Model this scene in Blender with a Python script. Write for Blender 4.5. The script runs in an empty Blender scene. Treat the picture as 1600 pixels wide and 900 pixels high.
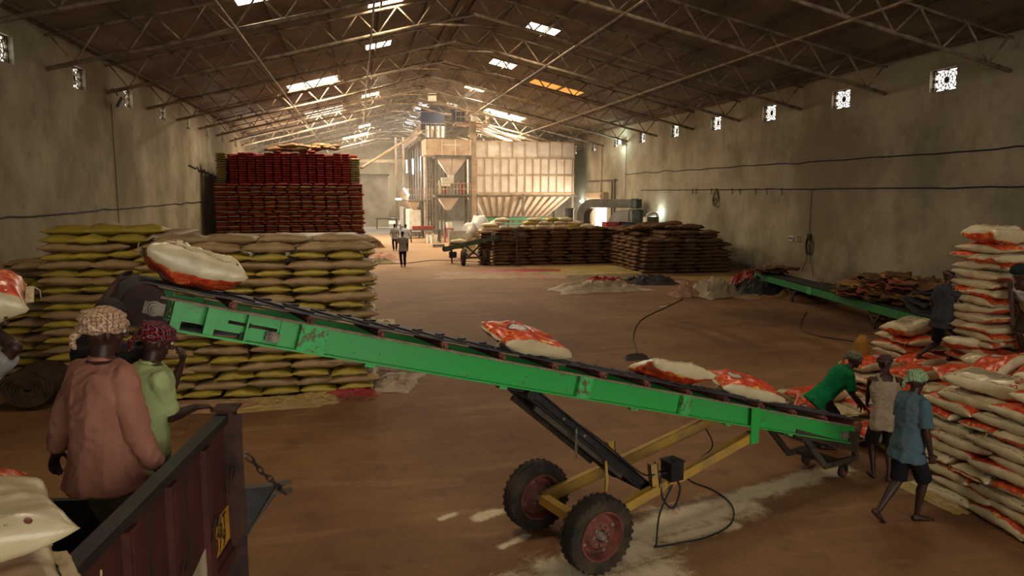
import bpy, math, random
from mathutils import Vector, Matrix, noise, Euler

# ------------------------------------------------------------------ camera, world, lights
scene = bpy.context.scene
COL = scene.collection
PI = math.pi
H_CAM = 3.7
cam_d = bpy.data.cameras.new('camera')
cam_d.sensor_width = 36.0
cam_d.lens = 36.0 * 1167.0 / 1600.0
cam_d.clip_end = 400
cam = bpy.data.objects.new('camera', cam_d)
cam.location = (0, 0, H_CAM)
cam.rotation_euler = (PI / 2 - .1286, 0, -.2026)
COL.objects.link(cam)
scene.camera = cam
scene.view_settings.view_transform = 'Standard'
scene.view_settings.look = 'None'
scene.view_settings.gamma = 1
scene.view_settings.use_curve_mapping = False
scene.view_settings.exposure = 0.0
world = bpy.data.worlds.new('world')
scene.world = world
world.use_nodes = True
bg = world.node_tree.nodes['Background']
bg.inputs[0].default_value = (1.0, .95, .86, 1)
bg.inputs[1].default_value = 5.0

def area(name, loc, size, power, col, rot=(0, 0, 0), spread=None):
    l = bpy.data.lights.new(name, 'AREA')
    l.shape = 'RECTANGLE'; l.size, l.size_y = size
    l.energy = power; l.color = col
    if spread: l.spread = spread
    o = bpy.data.objects.new(name, l)
    o.location = loc; o.rotation_euler = rot
    COL.objects.link(o)
    return o

# daylight through the big loading door behind the camera, and the side doors further in
area('door_daylight', (5.0, -7.9, 3.6), (10, 5.5), 75, (1.0, .83, .62), (math.radians(90), 0, 0))
area('far_door_daylight', (1.2, 97.0, 4.0), (6, 4), 2600, (1.0, .85, .66), (math.radians(-90), 0, 0))
area('left_door_daylight', (-8.2, 57.5, 2.4), (6.5, 4.6), 3400, (1.0, .84, .66), (0, math.radians(-90), 0))
area('side_door_daylight', (17.9, 54.5, 1.6), (3.0, 3.3), 900, (1.0, .82, .6), (0, math.radians(90), 0))
# skylight sheets, one added to light the far end: (x0, x1, y0, y1, watts, colour)
WARM = (1.0, .82, .58)
COOL = (.8, .88, 1.0)
SKY = [(7.15, 8.4, 30.9, 32.3, 170, WARM), (7.15, 8.4, 39.6, 41.0, 330, WARM), (7.15, 8.4, 49.0, 50.6, 900, WARM),
       (9.85, 12.85, 57.2, 59.2, 1100, WARM), (.55, 1.8, 27.4, 28.5, 130, WARM), (.55, 1.7, 35.6, 36.8, 260, WARM),
       (.55, 1.65, 44.6, 46.0, 700, WARM), (.5, 1.65, 53.6, 55.3, 420, WARM), (-3.55, -.9, 42.4, 44.1, 1000, WARM),
       (-3.55, -.9, 56.9, 58.8, 1100, WARM), (-3.4, -2.0, 23.6, 24.8, 90, WARM), (.3, 1.5, 78, 81, 900, WARM), (-1.5, 1.5, 88, 90, 1500, WARM),  # last sheet in this row is an added one, to light the back wall
       (7.05, 7.9, 59.6, 60.9, 250, WARM), (11.1, 13, 72.3, 73.6, 700, WARM), (5.2, 5.9, 63.5, 65, 120, COOL),
       (5.2, 5.9, 67.2, 68.2, 120, COOL), (5.2, 5.9, 69.8, 70.8, 120, COOL), (5.2, 5.9, 74.6, 76, 120, COOL),
       (5.2, 5.9, 77.8, 79, 120, COOL), (5.2, 5.9, 81, 83, 120, COOL),
       (8.6, 10.8, 11.0, 12.3, 120, WARM), (-2.6, -.4, 8.0, 9.3, 240, WARM), (7.15, 8.4, 19.5, 20.9, 100, WARM), (2.0, 4.0, 3.0, 4.3, 60, WARM)]
ORANGE_SHEET = (9.9, 12.8, 41.9, 43.3)

# ------------------------------------------------------------------ helpers
def lin(c):
    if isinstance(c, str):
        c = tuple(int(c[i:i + 2], 16) / 255 for i in (0, 2, 4))
        return tuple((x / 12.92 if x <= .04045 else ((x + .055) / 1.055) ** 2.4) for x in c) + (1,)
    return tuple(c) + (1,) if len(c) == 3 else c

class N:
    """small node-tree writer"""
    def __init__(s, name):
        s.m = bpy.data.materials.new(name); s.m.use_nodes = True
        s.t = s.m.node_tree; s.b = s.t.nodes['Principled BSDF']
        s.tc = s.t.nodes.new('ShaderNodeTexCoord')
    def put(s, sock, v):
        if v is None: return
        if hasattr(v, 'is_linked') or hasattr(v, 'links'): s.t.links.new(v, sock)
        elif isinstance(v, str): sock.default_value = lin(v)
        elif isinstance(v, (tuple, list)) and len(v) == 3 and len(sock.default_value) == 4: sock.default_value = tuple(v) + (1,)
        else: sock.default_value = v
    def math(s, op, a, b=None, c=None, clamp=False):
        n = s.t.nodes.new('ShaderNodeMath'); n.operation = op; n.use_clamp = clamp
        s.put(n.inputs[0], a); s.put(n.inputs[1], b); s.put(n.inputs[2], c)
        return n.outputs[0]
    def mix(s, f, a, b, mode='MIX'):
        n = s.t.nodes.new('ShaderNodeMix'); n.data_type = 'RGBA'; n.blend_type = mode
        s.put(n.inputs[0], f); s.put(n.inputs[6], a); s.put(n.inputs[7], b)
        return n.outputs[2]
    def ramp(s, v, lo, hi):
        n = s.t.nodes.new('ShaderNodeMapRange'); n.interpolation_type = 'SMOOTHSTEP'
        s.put(n.inputs[0], v); n.inputs[1].default_value = lo; n.inputs[2].default_value = hi
        return n.outputs[0]
    def noise(s, scale, detail=4, rough=.55, vec=None, dist=0):
        n = s.t.nodes.new('ShaderNodeTexNoise'); n.inputs['Scale'].default_value = scale
        n.inputs['Detail'].default_value = detail; n.inputs['Roughness'].default_value = rough
        n.inputs['Distortion'].default_value = dist
        s.t.links.new(vec if vec is not None else s.tc.outputs['Object'], n.inputs['Vector'])
        return n.outputs[0]
    def wave(s, scale, axis='X', vec=None, dist=0, prof='SIN'):
        n = s.t.nodes.new('ShaderNodeTexWave'); n.bands_direction = axis; n.wave_profile = prof
        n.inputs['Scale'].default_value = scale; n.inputs['Distortion'].default_value = dist
        s.t.links.new(vec if vec is not None else s.tc.outputs['Object'], n.inputs['Vector'])
        return n.outputs['Fac']
    def scaled(s, vec, sc, loc=(0, 0, 0), rot=(0, 0, 0)):
        n = s.t.nodes.new('ShaderNodeMapping')
        s.t.links.new(vec, n.inputs[0]); n.inputs['Scale'].default_value = sc
        n.inputs['Location'].default_value = loc; n.inputs['Rotation'].default_value = rot
        return n.outputs[0]
    def sep(s, vec):
        n = s.t.nodes.new('ShaderNodeSeparateXYZ'); s.t.links.new(vec, n.inputs[0]); return n.outputs
    def bump(s, h, strength=.3, dist=.02):
        n = s.t.nodes.new('ShaderNodeBump'); n.inputs['Strength'].default_value = strength
        n.inputs['Distance'].default_value = dist
        s.put(n.inputs['Height'], h); s.t.links.new(n.outputs[0], s.b.inputs['Normal'])
    def out(s, col=None, rough=None, metal=None, spec=None, emit=None, estr=None):
        I = s.b.inputs
        for k, v in (('Base Color', col), ('Roughness', rough), ('Metallic', metal), ('Specular IOR Level', spec), ('Emission Color', emit), ('Emission Strength', estr)):
            if v is not None: s.put(I[k], v)
        return s.m

def rnd(n):
    """per-object random number"""
    o = n.t.nodes.new('ShaderNodeObjectInfo')
    return o.outputs['Random']

MC = {}
def mat(name, a, b=None, rough=.7, metal=0, spec=.3, scale=6, bump=.15, bscale=40, bdist=.01, objvar=0, lo=.35, hi=.7, detail=5):
    if name in MC: return MC[name]
    n = N(name)
    col = lin(a) if isinstance(a, str) else a
    if b is not None:
        col = n.mix(n.ramp(n.noise(scale, detail), lo, hi), a, b)
    if objvar:
        f = n.math('MULTIPLY_ADD', rnd(n), objvar, 1 - objvar / 2)
        c = n.t.nodes.new('ShaderNodeCombineXYZ')
        for i in range(3): n.put(c.inputs[i], f)
        col = n.mix(1.0, col, c.outputs[0], 'MULTIPLY')
    if bump: n.bump(n.noise(bscale, 4), bump, bdist)
    MC[name] = n.out(col, rough, metal, spec)
    return MC[name]

def tag(o, label=None, cat=None, group=None, kind=None):
    if label: o['label'] = label
    if cat: o['category'] = cat
    if group: o['group'] = group
    if kind: o['kind'] = kind
    return o

def thing(name, loc, label, cat, group=None, kind=None):
    o = bpy.data.objects.new(name, None); o.empty_display_size = .1
    o.location = loc; COL.objects.link(o)
    return tag(o, label, cat, group, kind)

def wloc(o):
    v = Vector((0, 0, 0))
    while o is not None:
        v += Vector(o.location); o = o.parent
    return v

class MB:
    """collects geometry in world coordinates, builds ONE mesh object"""
    def __init__(s): s.v = []; s.f = []; s.uv = None
    def add(s, vs, fs):
        b = len(s.v); s.v += [Vector(v) for v in vs]; s.f += [tuple(b + i for i in f) for f in fs]
        return s
    def box(s, c, d, rz=0, M=None):
        x, y, z = d[0] / 2, d[1] / 2, d[2] / 2
        vs = [Vector((i, j, k)) for i in (-x, x) for j in (-y, y) for k in (-z, z)]
        R = Matrix.Rotation(rz, 3, 'Z') if M is None else M
        c = Vector(c)
        return s.add([R @ v + c for v in vs], [(0, 1, 3, 2), (4, 6, 7, 5), (0, 4, 5, 1), (2, 3, 7, 6), (0, 2, 6, 4), (1, 5, 7, 3)])
    def bar(s, p0, p1, w, h, up=(0, 0, 1)):
        """box beam from p0 to p1, w sideways, h along up"""
        p0, p1 = Vector(p0), Vector(p1); d = (p1 - p0)
        L = d.length; d.normalize()
        up = Vector(up); sd = d.cross(up)
        if sd.length < 1e-4: sd = d.cross(Vector((1, 0, 0)))
        sd.normalize(); up = sd.cross(d).normalized()
        M = Matrix((d, sd, up)).transposed()
        return s.box((p0 + p1) / 2, (L, w, h), M=M)
    def channel(s, p0, p1, w, h, t=.012, up=(0, 0, 1), side=1):
        """C-channel beam: web plus two flanges"""
        p0, p1 = Vector(p0), Vector(p1); d = (p1 - p0).normalized()
        up = Vector(up); sd = d.cross(up).normalized(); up = sd.cross(d).normalized()
        s.bar(p0 + sd * side * (-w / 2 + t / 2), p1 + sd * side * (-w / 2 + t / 2), t, h, up)
        for k in (-1, 1):
            s.bar(p0 + up * k * (h / 2 - t / 2), p1 + up * k * (h / 2 - t / 2), w, t, up)
        return s
    def cyl(s, p0, p1, r, r1=None, n=12, caps=True):
        p0, p1 = Vector(p0), Vector(p1); r1 = r if r1 is None else r1
        d = (p1 - p0).normalized()
        a = d.orthogonal().normalized(); b = d.cross(a)
        vs = []
        for p, q in ((p0, r), (p1, r1)):
            vs += [p + (a * math.cos(2 * PI * i / n) + b * math.sin(2 * PI * i / n)) * q for i in range(n)]
        fs = [(i, (i + 1) % n, n + (i + 1) % n, n + i) for i in range(n)]
        if caps: fs += [tuple(range(n - 1, -1, -1)), tuple(range(n, 2 * n))]
        return s.add(vs, fs)
    def tube(s, pts, r, n=8, caps=True):
        pts = [Vector(p) for p in pts]; vs = []; fs = []
        a = None
        for i, p in enumerate(pts):
            d = (pts[min(i + 1, len(pts) - 1)] - pts[max(i - 1, 0)]).normalized()
            a = d.orthogonal().normalized() if a is None else (a - d * a.dot(d)).normalized()
            b = d.cross(a); rr = r[i] if isinstance(r, (list, tuple)) else r
            vs += [p + (a * math.cos(2 * PI * k / n) + b * math.sin(2 * PI * k / n)) * rr for k in range(n)]
        for i in range(len(pts) - 1):
            for k in range(n):
                fs.append((i * n + k, i * n + (k + 1) % n, (i + 1) * n + (k + 1) % n, (i + 1) * n + k))
        if caps: fs += [tuple(range(n - 1, -1, -1)), tuple((len(pts) - 1) * n + k for k in range(n))]
        return s.add(vs, fs)
    def lathe(s, c, axis, prof, n=24, caps=True):
        """prof: list of (distance along axis, radius)"""
        c = Vector(c); d = Vector(axis).normalized(); a = d.orthogonal().normalized(); b = d.cross(a)
        vs = []; m = len(prof)
        for (t, r) in prof:
            vs += [c + d * t + (a * math.cos(2 * PI * k / n) + b * math.sin(2 * PI * k / n)) * r for k in range(n)]
        fs = []
        for i in range(m - 1):
            for k in range(n): fs.append((i * n + k, i * n + (k + 1) % n, (i + 1) * n + (k + 1) % n, (i + 1) * n + k))
        if caps and prof[0] != prof[-1]: fs += [tuple(range(n - 1, -1, -1)), tuple((m - 1) * n + k for k in range(n))]
        return s.add(vs, fs)
    def prism(s, poly, off):
        """closed polygon (3d points) extruded by vector off"""
        n = len(poly); off = Vector(off); poly = [Vector(p) for p in poly]
        return s.add(poly + [p + off for p in poly], [tuple(range(n - 1, -1, -1)), tuple(range(n, 2 * n))] + [(i, (i + 1) % n, n + (i + 1) % n, n + i) for i in range(n)])
    def loft(s, rings, n=16, right=(1, 0, 0), fwd=(0, 1, 0)):
        """rings: (centre, rx, ry[, right, fwd]) elliptical sections, capped"""
        vs = []
        for r in rings:
            c = Vector(r[0]); R = Vector(r[3]) if len(r) > 3 else Vector(right); F = Vector(r[4]) if len(r) > 4 else Vector(fwd)
            vs += [c + R * r[1] * math.cos(2 * PI * k / n) + F * r[2] * math.sin(2 * PI * k / n) for k in range(n)]
        fs = []
        for i in range(len(rings) - 1):
            for k in range(n): fs.append((i * n + k, i * n + (k + 1) % n, (i + 1) * n + (k + 1) % n, (i + 1) * n + k))
        fs += [tuple(range(n - 1, -1, -1)), tuple((len(rings) - 1) * n + k for k in range(n))]
        return s.add(vs, fs)
    def ball(s, c, r, n=10, m=7, M=None):
        c = Vector(c); r = Vector(r) if not isinstance(r, (int, float)) else Vector((r, r, r))
        vs = [Vector((0, 0, -1))]
        for j in range(1, m):
            t = -PI / 2 + PI * j / m
            vs += [Vector((math.cos(t) * math.cos(2 * PI * k / n), math.cos(t) * math.sin(2 * PI * k / n), math.sin(t))) for k in range(n)]
        vs.append(Vector((0, 0, 1)))
        fs = [(0, 1 + (k + 1) % n, 1 + k) for k in range(n)]
        for j in range(m - 2):
            a = 1 + j * n
            fs += [(a + k, a + (k + 1) % n, a + n + (k + 1) % n, a + n + k) for k in range(n)]
        a = 1 + (m - 2) * n
        fs += [(a + k, a + (k + 1) % n, len(vs) - 1) for k in range(n)]
        vs = [Vector((v.x * r.x, v.y * r.y, v.z * r.z)) for v in vs]
        if M is not None: vs = [M @ v for v in vs]
        return s.add([v + c for v in vs], fs)
    def mesh(s, name, origin=(0, 0, 0)):
        me = bpy.data.meshes.new(name); o = Vector(origin)
        me.from_pydata([tuple(v - o) for v in s.v], [], s.f)
        me.validate()
        return me
    def build(s, name, m, parent=None, smooth=False, origin=None, kind=None, fix=True):
        if origin is None:
            origin = wloc(parent) if parent is not None else (sum(s.v, Vector()) / max(1, len(s.v)))
            if parent is None: origin = Vector((origin.x, origin.y, min(v.z for v in s.v)))
        me = s.mesh(name, origin)
        if fix:
            import bmesh
            bm = bmesh.new(); bm.from_mesh(me); bmesh.ops.recalc_face_normals(bm, faces=bm.faces); bm.to_mesh(me); bm.free()
        if smooth is True:
            me.polygons.foreach_set('use_smooth', [True] * len(me.polygons))
        elif smooth:
            me.polygons.foreach_set('use_smooth', [True] * len(me.polygons))
            try: me.set_sharp_from_angle(angle=smooth)
            except Exception: pass
        me.materials.append(m)
        o = bpy.data.objects.new(name, me)
        COL.objects.link(o)
        if parent is not None: o.parent = parent
        else: o.location = origin
        if kind: o['kind'] = kind
        return o

SM = math.radians(35)
def V(*a): return Vector(a)
def nz(p, s=1.0): return noise.noise(Vector(p) * s)

# ------------------------------------------------------------------ setting materials
def m_floor():
    n = N('packed_earth_floor'); P = n.tc.outputs['Object']
    a = n.noise(.35, 6, .6); b = n.noise(2.2, 6, .65); c = n.noise(14, 4)
    streak = n.noise(1.2, 5, .6, n.scaled(P, (.35, 2.2, 1)))
    col = n.mix(n.ramp(a, .32, .68), '6b4930', '85623f')
    col = n.mix(n.math('MULTIPLY', n.ramp(b, .5, .75), .55), col, '523626')
    col = n.mix(n.math('MULTIPLY', n.ramp(streak, .52, .7), .4), col, '96744f')
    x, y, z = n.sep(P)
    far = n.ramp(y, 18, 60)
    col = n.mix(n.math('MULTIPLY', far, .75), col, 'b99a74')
    conc = n.ramp(y, 66, 69)
    col = n.mix(n.math('MULTIPLY', conc, .85), col, 'a5a196')
    def dist_seg(x0, y0, x1, y1):
        dx, dy = x1 - x0, y1 - y0; L = math.hypot(dx, dy); dx /= L; dy /= L
        u = n.math('ADD', n.math('MULTIPLY', n.math('SUBTRACT', x, x0), dx), n.math('MULTIPLY', n.math('SUBTRACT', y, y0), dy))
        v = n.math('ADD', n.math('MULTIPLY', n.math('SUBTRACT', x, x0), -dy), n.math('MULTIPLY', n.math('SUBTRACT', y, y0), dx))
        uu = n.math('SUBTRACT', u, n.math('MINIMUM', n.math('MAXIMUM', u, 0.0), L))
        return n.math('SQRT', n.math('ADD', n.math('MULTIPLY', uu, uu), n.math('MULTIPLY', v, v)))
    # rice flour spilt along the foot of the loader
    pw = None
    for (x0, y0, x1, y1, w) in ((1.9, 6.75, 2.75, 7.0, .3), (2.9, 7.35, 4.3, 7.75, .27), (4.4, 7.95, 6.3, 8.6, .15), (1.1, 6.35, 1.9, 6.5, .26), (2.3, 6.3, 2.9, 6.5, .2), (1.25, 8.05, 1.5, 8.15, .08), (.85, 8.1, 1.0, 8.2, .05), (3.2, 7.1, 4.0, 7.3, .1), (1.4, 7.3, 1.7, 7.5, .05)):
        d = n.math('DIVIDE', dist_seg(x0, y0, x1, y1), w)
        pw = d if pw is None else n.math('MINIMUM', pw, d)
    nn = n.noise(3.5, 6, .7, None, .6); fine = n.noise(60, 3, .8)
    e = n.math('ADD', pw, n.math('MULTIPLY', n.math('SUBTRACT', nn, .5), -3.2))
    e = n.math('ADD', e, n.math('MULTIPLY', n.math('SUBTRACT', fine, .5), -1.6))
    pf = n.math('SUBTRACT', 1.0, n.ramp(e, .35, 1.6))
    col = n.mix(n.math('MULTIPLY', pf, .95), col, 'd6c6a4')
    # curved tyre marks and dark worn patches
    def arc(cx, cy, r, w, y0, y1):
        ddx = n.math('SUBTRACT', x, cx); ddy = n.math('SUBTRACT', y, cy)
        rr = n.math('SQRT', n.math('ADD', n.math('MULTIPLY', ddx, ddx), n.math('MULTIPLY', ddy, ddy)))
        q = n.math('ABSOLUTE', n.math('SUBTRACT', rr, r))
        q = n.math('SUBTRACT', 1.0, n.ramp(q, w * .75, w))
        return n.math('MULTIPLY', q, n.math('MULTIPLY', n.ramp(y, y0, y0 + .8), n.math('SUBTRACT', 1.0, n.ramp(y, y1 - 1.2, y1))))
    t = n.math('ADD', n.math('ADD', arc(3.2, 17.5, 5.55, .2, 15.6, 20.5), arc(3.2, 17.5, 6.2, .2, 15.6, 20.5)), n.math('ADD', arc(4.9, 16.6, 6.1, .22, 14.6, 17.8), arc(4.9, 16.6, 6.85, .22, 14.6, 17.8)), clamp=True)
    col = n.mix(n.math('MULTIPLY', t, .35), col, '4a2a17')
    dk = n.math('SUBTRACT', 1.0, n.ramp(n.math('ADD', dist_seg(11.5, 20.5, 14, 16.5), n.math('MULTIPLY', n.noise(1.4, 4), 2.2)), 1.2, 3.0))
    col = n.mix(n.math('MULTIPLY', dk, .6), col, '3c2a1d')
    col = n.mix(n.math('MULTIPLY', n.ramp(c, .45, .8), .25), col, '4a2e1c')
    n.bump(n.math('ADD', n.math('MULTIPLY', b, .5), n.math('MULTIPLY', n.noise(45, 5), .5)), .35, .02)
    return n.out(col, .75, 0, .25)

def m_wall(name, a, b):
    n = N(name); P = n.tc.outputs['Object']
    x, y, z = n.sep(P)
    s = n.noise(.25, 6, .62); t = n.noise(1.3, 6, .65)
    col = n.mix(n.ramp(s, .35, .65), a, b)
    col = n.mix(n.math('MULTIPLY', n.ramp(t, .52, .72), .45), col, '6d6450')
    drip = n.noise(1.1, 5, .6, n.scaled(P, (1, 1, .16)))
    col = n.mix(n.math('MULTIPLY', n.math('MULTIPLY', n.ramp(drip, .5, .72), n.ramp(z, 2.5, 7.5)), .55), col, '84714f')
    spots = n.noise(9, 3, .5)
    col = n.mix(n.math('MULTIPLY', n.ramp(spots, .72, .76), .6), col, '2f281f')
    col = n.mix(n.math('MULTIPLY', n.math('MULTIPLY', n.ramp(n.noise(.9, 5), .4, .62), n.math('SUBTRACT', 1.0, n.ramp(z, 0.1, 1.6))), .6), col, '544636')
    n.bump(n.math('ADD', n.math('MULTIPLY', t, .6), n.math('MULTIPLY', n.noise(30, 4), .3)), .3, .03)
    return n.out(col, .85, 0, .15)

def m_roof():
    n = N('corrugated_roof_sheet'); P = n.tc.outputs['Object']
    w = n.wave(3.4, 'Y', P)
    a = n.noise(.5, 5); b = n.noise(3, 5, .6)
    col = n.mix(n.ramp(a, .3, .7), '6b5a45', '87735a')
    col = n.mix(n.math('MULTIPLY', n.ramp(b, .5, .75), .5), col, '4c3d2e')
    n.bump(w, .9, .06)
    return n.out(col, .75, .1, .2)

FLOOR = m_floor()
WALL = m_wall('stained_plaster', '776e5a', 'a39a84')
ROOF = m_roof()
STEEL = mat('dusty_steel_tube', 'a39178', '6b5a46', .6, .15, .3, 3, .1)
STEEL_D = mat('dark_dusty_steel', '3c342b', '56493a', .65, .2, .3, 4, .15)
BLACK = mat('black_painted_steel', '1b1a19', '2e2a26', .5, .2, .4, 9, .15)
RUST = mat('rusty_steel', '4a3226', '2c2320', .75, .3, .3, 8, .3)

XL, XR, Y0, Y1 = -8.3, 18.0, -8.0, 98.0
RX, RZ, EZ = 4.4, 11.2, 8.1
def roof_z(x): return EZ + (RZ - EZ) * ((x - XL) / (RX - XL) if x < RX else (XR - x) / (XR - RX))
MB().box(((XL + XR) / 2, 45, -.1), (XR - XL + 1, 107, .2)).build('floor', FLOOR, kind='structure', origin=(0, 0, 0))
# walls with openings for the pierced vents
WY = [20.77 + 5.077 * k for k in range(-3, 15)]
def side_wall(name, x, sgn):
    b = MB(); t = .25; xc = x + sgn * t / 2
    z0, z1 = 6.82, 7.5
    if sgn > 0:   # loading doorway in the right wall beside the bin
        b.box((xc, 22.2, z0 / 2), (t, 61.4, z0)); b.box((xc, 77.4, z0 / 2), (t, 42.2, z0)); b.box((xc, 54.6, (z0 + 3.1) / 2), (t, 3.4, z0 - 3.1))
    else:
        b.box((xc, 22.8, z0 / 2), (t, 62.6, z0)); b.box((xc, 79.8, z0 / 2), (t, 37.4, z0)); b.box((xc, 57.6, (z0 + 4.8) / 2), (t, 7, z0 - 4.8))
    b.box((xc, 45, (z1 + EZ + .1) / 2), (t, 107, EZ + .1 - z1))
    prev = -8.5
    for yc in WY + [1e9]:
        a, e = (yc - .55, yc + .55) if yc < 1e8 else (98.5, 0)
        b.box((xc, (prev + a) / 2, (z0 + z1) / 2), (t, a - prev, z1 - z0)); prev = e
    return b.build(name, WALL, kind='structure', origin=(0, 0, 0))
side_wall('wall_left', XL, -1)
side_wall('wall_right', XR, 1)
g = MB(); g.prism([(XL - .2, Y1, 0), (XR + .2, Y1, 0), (XR + .2, Y1, EZ), (RX, Y1, RZ), (XL - .2, Y1, EZ)], (0, .3, 0))
g.build('wall_back', WALL, kind='structure', origin=(0, 0, 0))
g = MB()
g.box((-4.2, -8.15, 4.2), (8.4, .3, 8.4)); g.box((14.1, -8.15, 4.2), (8.2, .3, 8.4)); g.prism([(0, -8.3, 6.5), (10, -8.3, 6.5), (10, -8.3, 8.6), (RX, -8.3, RZ), (0, -8.3, 8.6)], (0, .3, 0))
g.build('wall_front', WALL, kind='structure', origin=(0, 0, 0))
# roof sheets with openings at the skylights
def roof_plane(name, xa, xb, holes):
    ys = sorted({-8.5, 98.5} | {h[2] for h in holes} | {h[3] for h in holes})
    b = MB()
    for ya, yb in zip(ys, ys[1:]):
        cuts = sorted((h[0], h[1]) for h in holes if h[2] < (ya + yb) / 2 < h[3])
        x = xa
        for c0, c1 in cuts + [(xb, xb)]:
            if c0 > x:
                b.prism([(x, ya, roof_z(x)), (c0, ya, roof_z(c0)), (c0, yb, roof_z(c0)), (x, yb, roof_z(x))], (0, 0, .04))
            x = max(x, c1)
    b.build(name, ROOF, kind='structure', origin=(0, 0, 0))
holes = [s[:4] for s in SKY] + [ORANGE_SHEET]
roof_plane('ceiling', XL - .25, RX, [h for h in holes if h[1] < RX])
roof_plane('ceiling', RX, XR + .25, [h for h in holes if h[0] >= RX])
# skylights: glowing sheets in the openings, most over an area lamp, stand in for daylight
def m_sheet(name, col, e):
    n = N(name); return n.out(col, .5, 0, .2, n.mix(n.ramp(n.noise(5, 4), .3, .7), col, lin(col)), e)
SHEET = m_sheet('milky_skylight_sheet', 'fff0d8', 5.0); SHEET_C = m_sheet('blue_skylight_sheet', 'cfe0ff', 4.0)
SHEET_O = m_sheet('orange_skylight_sheet', 'e8a04a', .95)
for k, (a, b_, c, d, w, col) in enumerate(SKY):
    m = MB().prism([(a, c, roof_z(a)), (b_, c, roof_z(b_)), (b_, d, roof_z(b_)), (a, d, roof_z(a))], (0, 0, .02))
    m.build('window_%d' % (k + 1), SHEET_C if col is COOL else SHEET, kind='structure')
    xm = (a + b_) / 2; sl = (RZ - EZ) / (RX - XL) if xm < RX else -(RZ - EZ) / (XR - RX)
    area('skylight_daylight', (xm, (c + d) / 2, roof_z(xm) - .06), ((b_ - a) * .95, (d - c) * .95), w, col, (0, -math.atan(sl), 0))
a, b_, c, d = ORANGE_SHEET
MB().prism([(a, c, roof_z(a)), (b_, c, roof_z(b_)), (b_, d, roof_z(b_)), (a, d, roof_z(a))], (0, 0, .02)).build('window_%d' % (len(SKY) + 1), SHEET_O, kind='structure')

# pierced concrete vents
JALI = mat('whitewashed_vent_block', '5a4c3a', '3a3026', .8, 0, .2, 8, .2)
def jali_mesh():
    b = MB(); w, h, t = .55, .34, .05
    for (cx, cz, dx, dz) in ((0, h - .015, 2 * w, .03), (0, -h + .015, 2 * w, .03), (-w + .015, 0, .03, 2 * h), (w - .015, 0, .03, 2 * h)): b.box((0, cx, cz), (t, dx, dz))
    for r in (.3, .19):
        pts = [(0, r * 1.25 * math.cos(2 * PI * k / 20), r * math.sin(2 * PI * k / 20)) for k in range(21)]
        b.tube(pts, .016, 6)
    for k in range(12):
        a = 2 * PI * k / 12 + .13
        b.bar((0, .1 * 1.25 * math.cos(a), .1 * math.sin(a)), (0, .3 * 1.25 * math.cos(a), .3 * math.sin(a)), .022, .03, (1, 0, 0))
    b.cyl((-.02, 0, 0), (.02, 0, 0), .1, n=14)
    for sy in (-1, 1):
        for sz in (-1, 0, 1):
            for q in (0, 1):
                b.box((0, sy * (.41 + .09 * q), sz * .22), (t, .03, .07)); b.box((0, sy * (.44 + .03 * q), sz * .11 + (q - .5) * .3), (t, .1, .016))
        for sz in (-1, 1): b.bar((0, sy * .3, sz * .22), (0, sy * .5, sz * .32), .03, .035, (1, 0, 0))
    return b.mesh('vent_block')
jm = jali_mesh(); jm.materials.append(JALI)
k = 0
for x, sd in ((XL - .15, 'left'), (XR + .15, 'right')):
    for i, yc in enumerate(WY):
        if yc < 15 and sd == 'left': continue
        o = bpy.data.objects.new('window_%d' % (30 + k), jm); o.location = (x, yc, 7.16); COL.objects.link(o); o['kind'] = 'structure'; k += 1

# ------------------------------------------------------------------ roof trusses
TR = [23.35 + 5.077 * k for k in range(-4, 15)]
def truss(y, idx, label):
    t = thing('roof_truss', (RX, y, EZ), label, 'roof truss', 'tubular steel roof trusses')
    z0, zt = 7.05, 10.22
    def lo(x): return z0 + (zt - z0) * ((x - XL) / (RX - XL) if x < RX else (XR - x) / (XR - RX))
    def up(x): return roof_z(x) - .16
    for (xa, xb) in ((XL, RX), (XR, RX)):
        MB().cyl((xa, y, lo(xa)), (xb, y, lo(xb)), .064, n=8).build('bottom_chord', STEEL, t, True)
        MB().cyl((xa, y, up(xa)), (xb, y, up(xb)), .045, n=8).build('top_chord', STEEL, t, True)
        w = MB(); n = 9
        for i in range(n):
            x0 = xa + (xb - xa) * i / n; x1 = xa + (xb - xa) * (i + 1) / n; xm = (x0 + x1) / 2
            if i == 0: x0 = xa + (xb - xa) * .01
            w.cyl((x0, y, up(x0)), (xm, y, lo(xm)), .031, n=6); w.cyl((xm, y, lo(xm)), (x1, y, up(x1)), .031, n=6)
        w.build('web_members', STEEL, t, True)
    MB().cyl((RX - 1.75, y, lo(RX - 1.75)), (RX + 1.75, y, lo(RX + 1.75)), .045, n=8).build('collar_tie', STEEL, t, True)
    return t
for i, y in enumerate(TR):
    where = '%s counted from the open end' % ('first second third fourth fifth sixth seventh eighth ninth tenth eleventh twelfth thirteenth fourteenth fifteenth sixteenth seventeenth eighteenth nineteenth'.split()[i])
    truss(y, i, 'dusty tubular roof truss wall to wall, ' + where)
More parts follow.
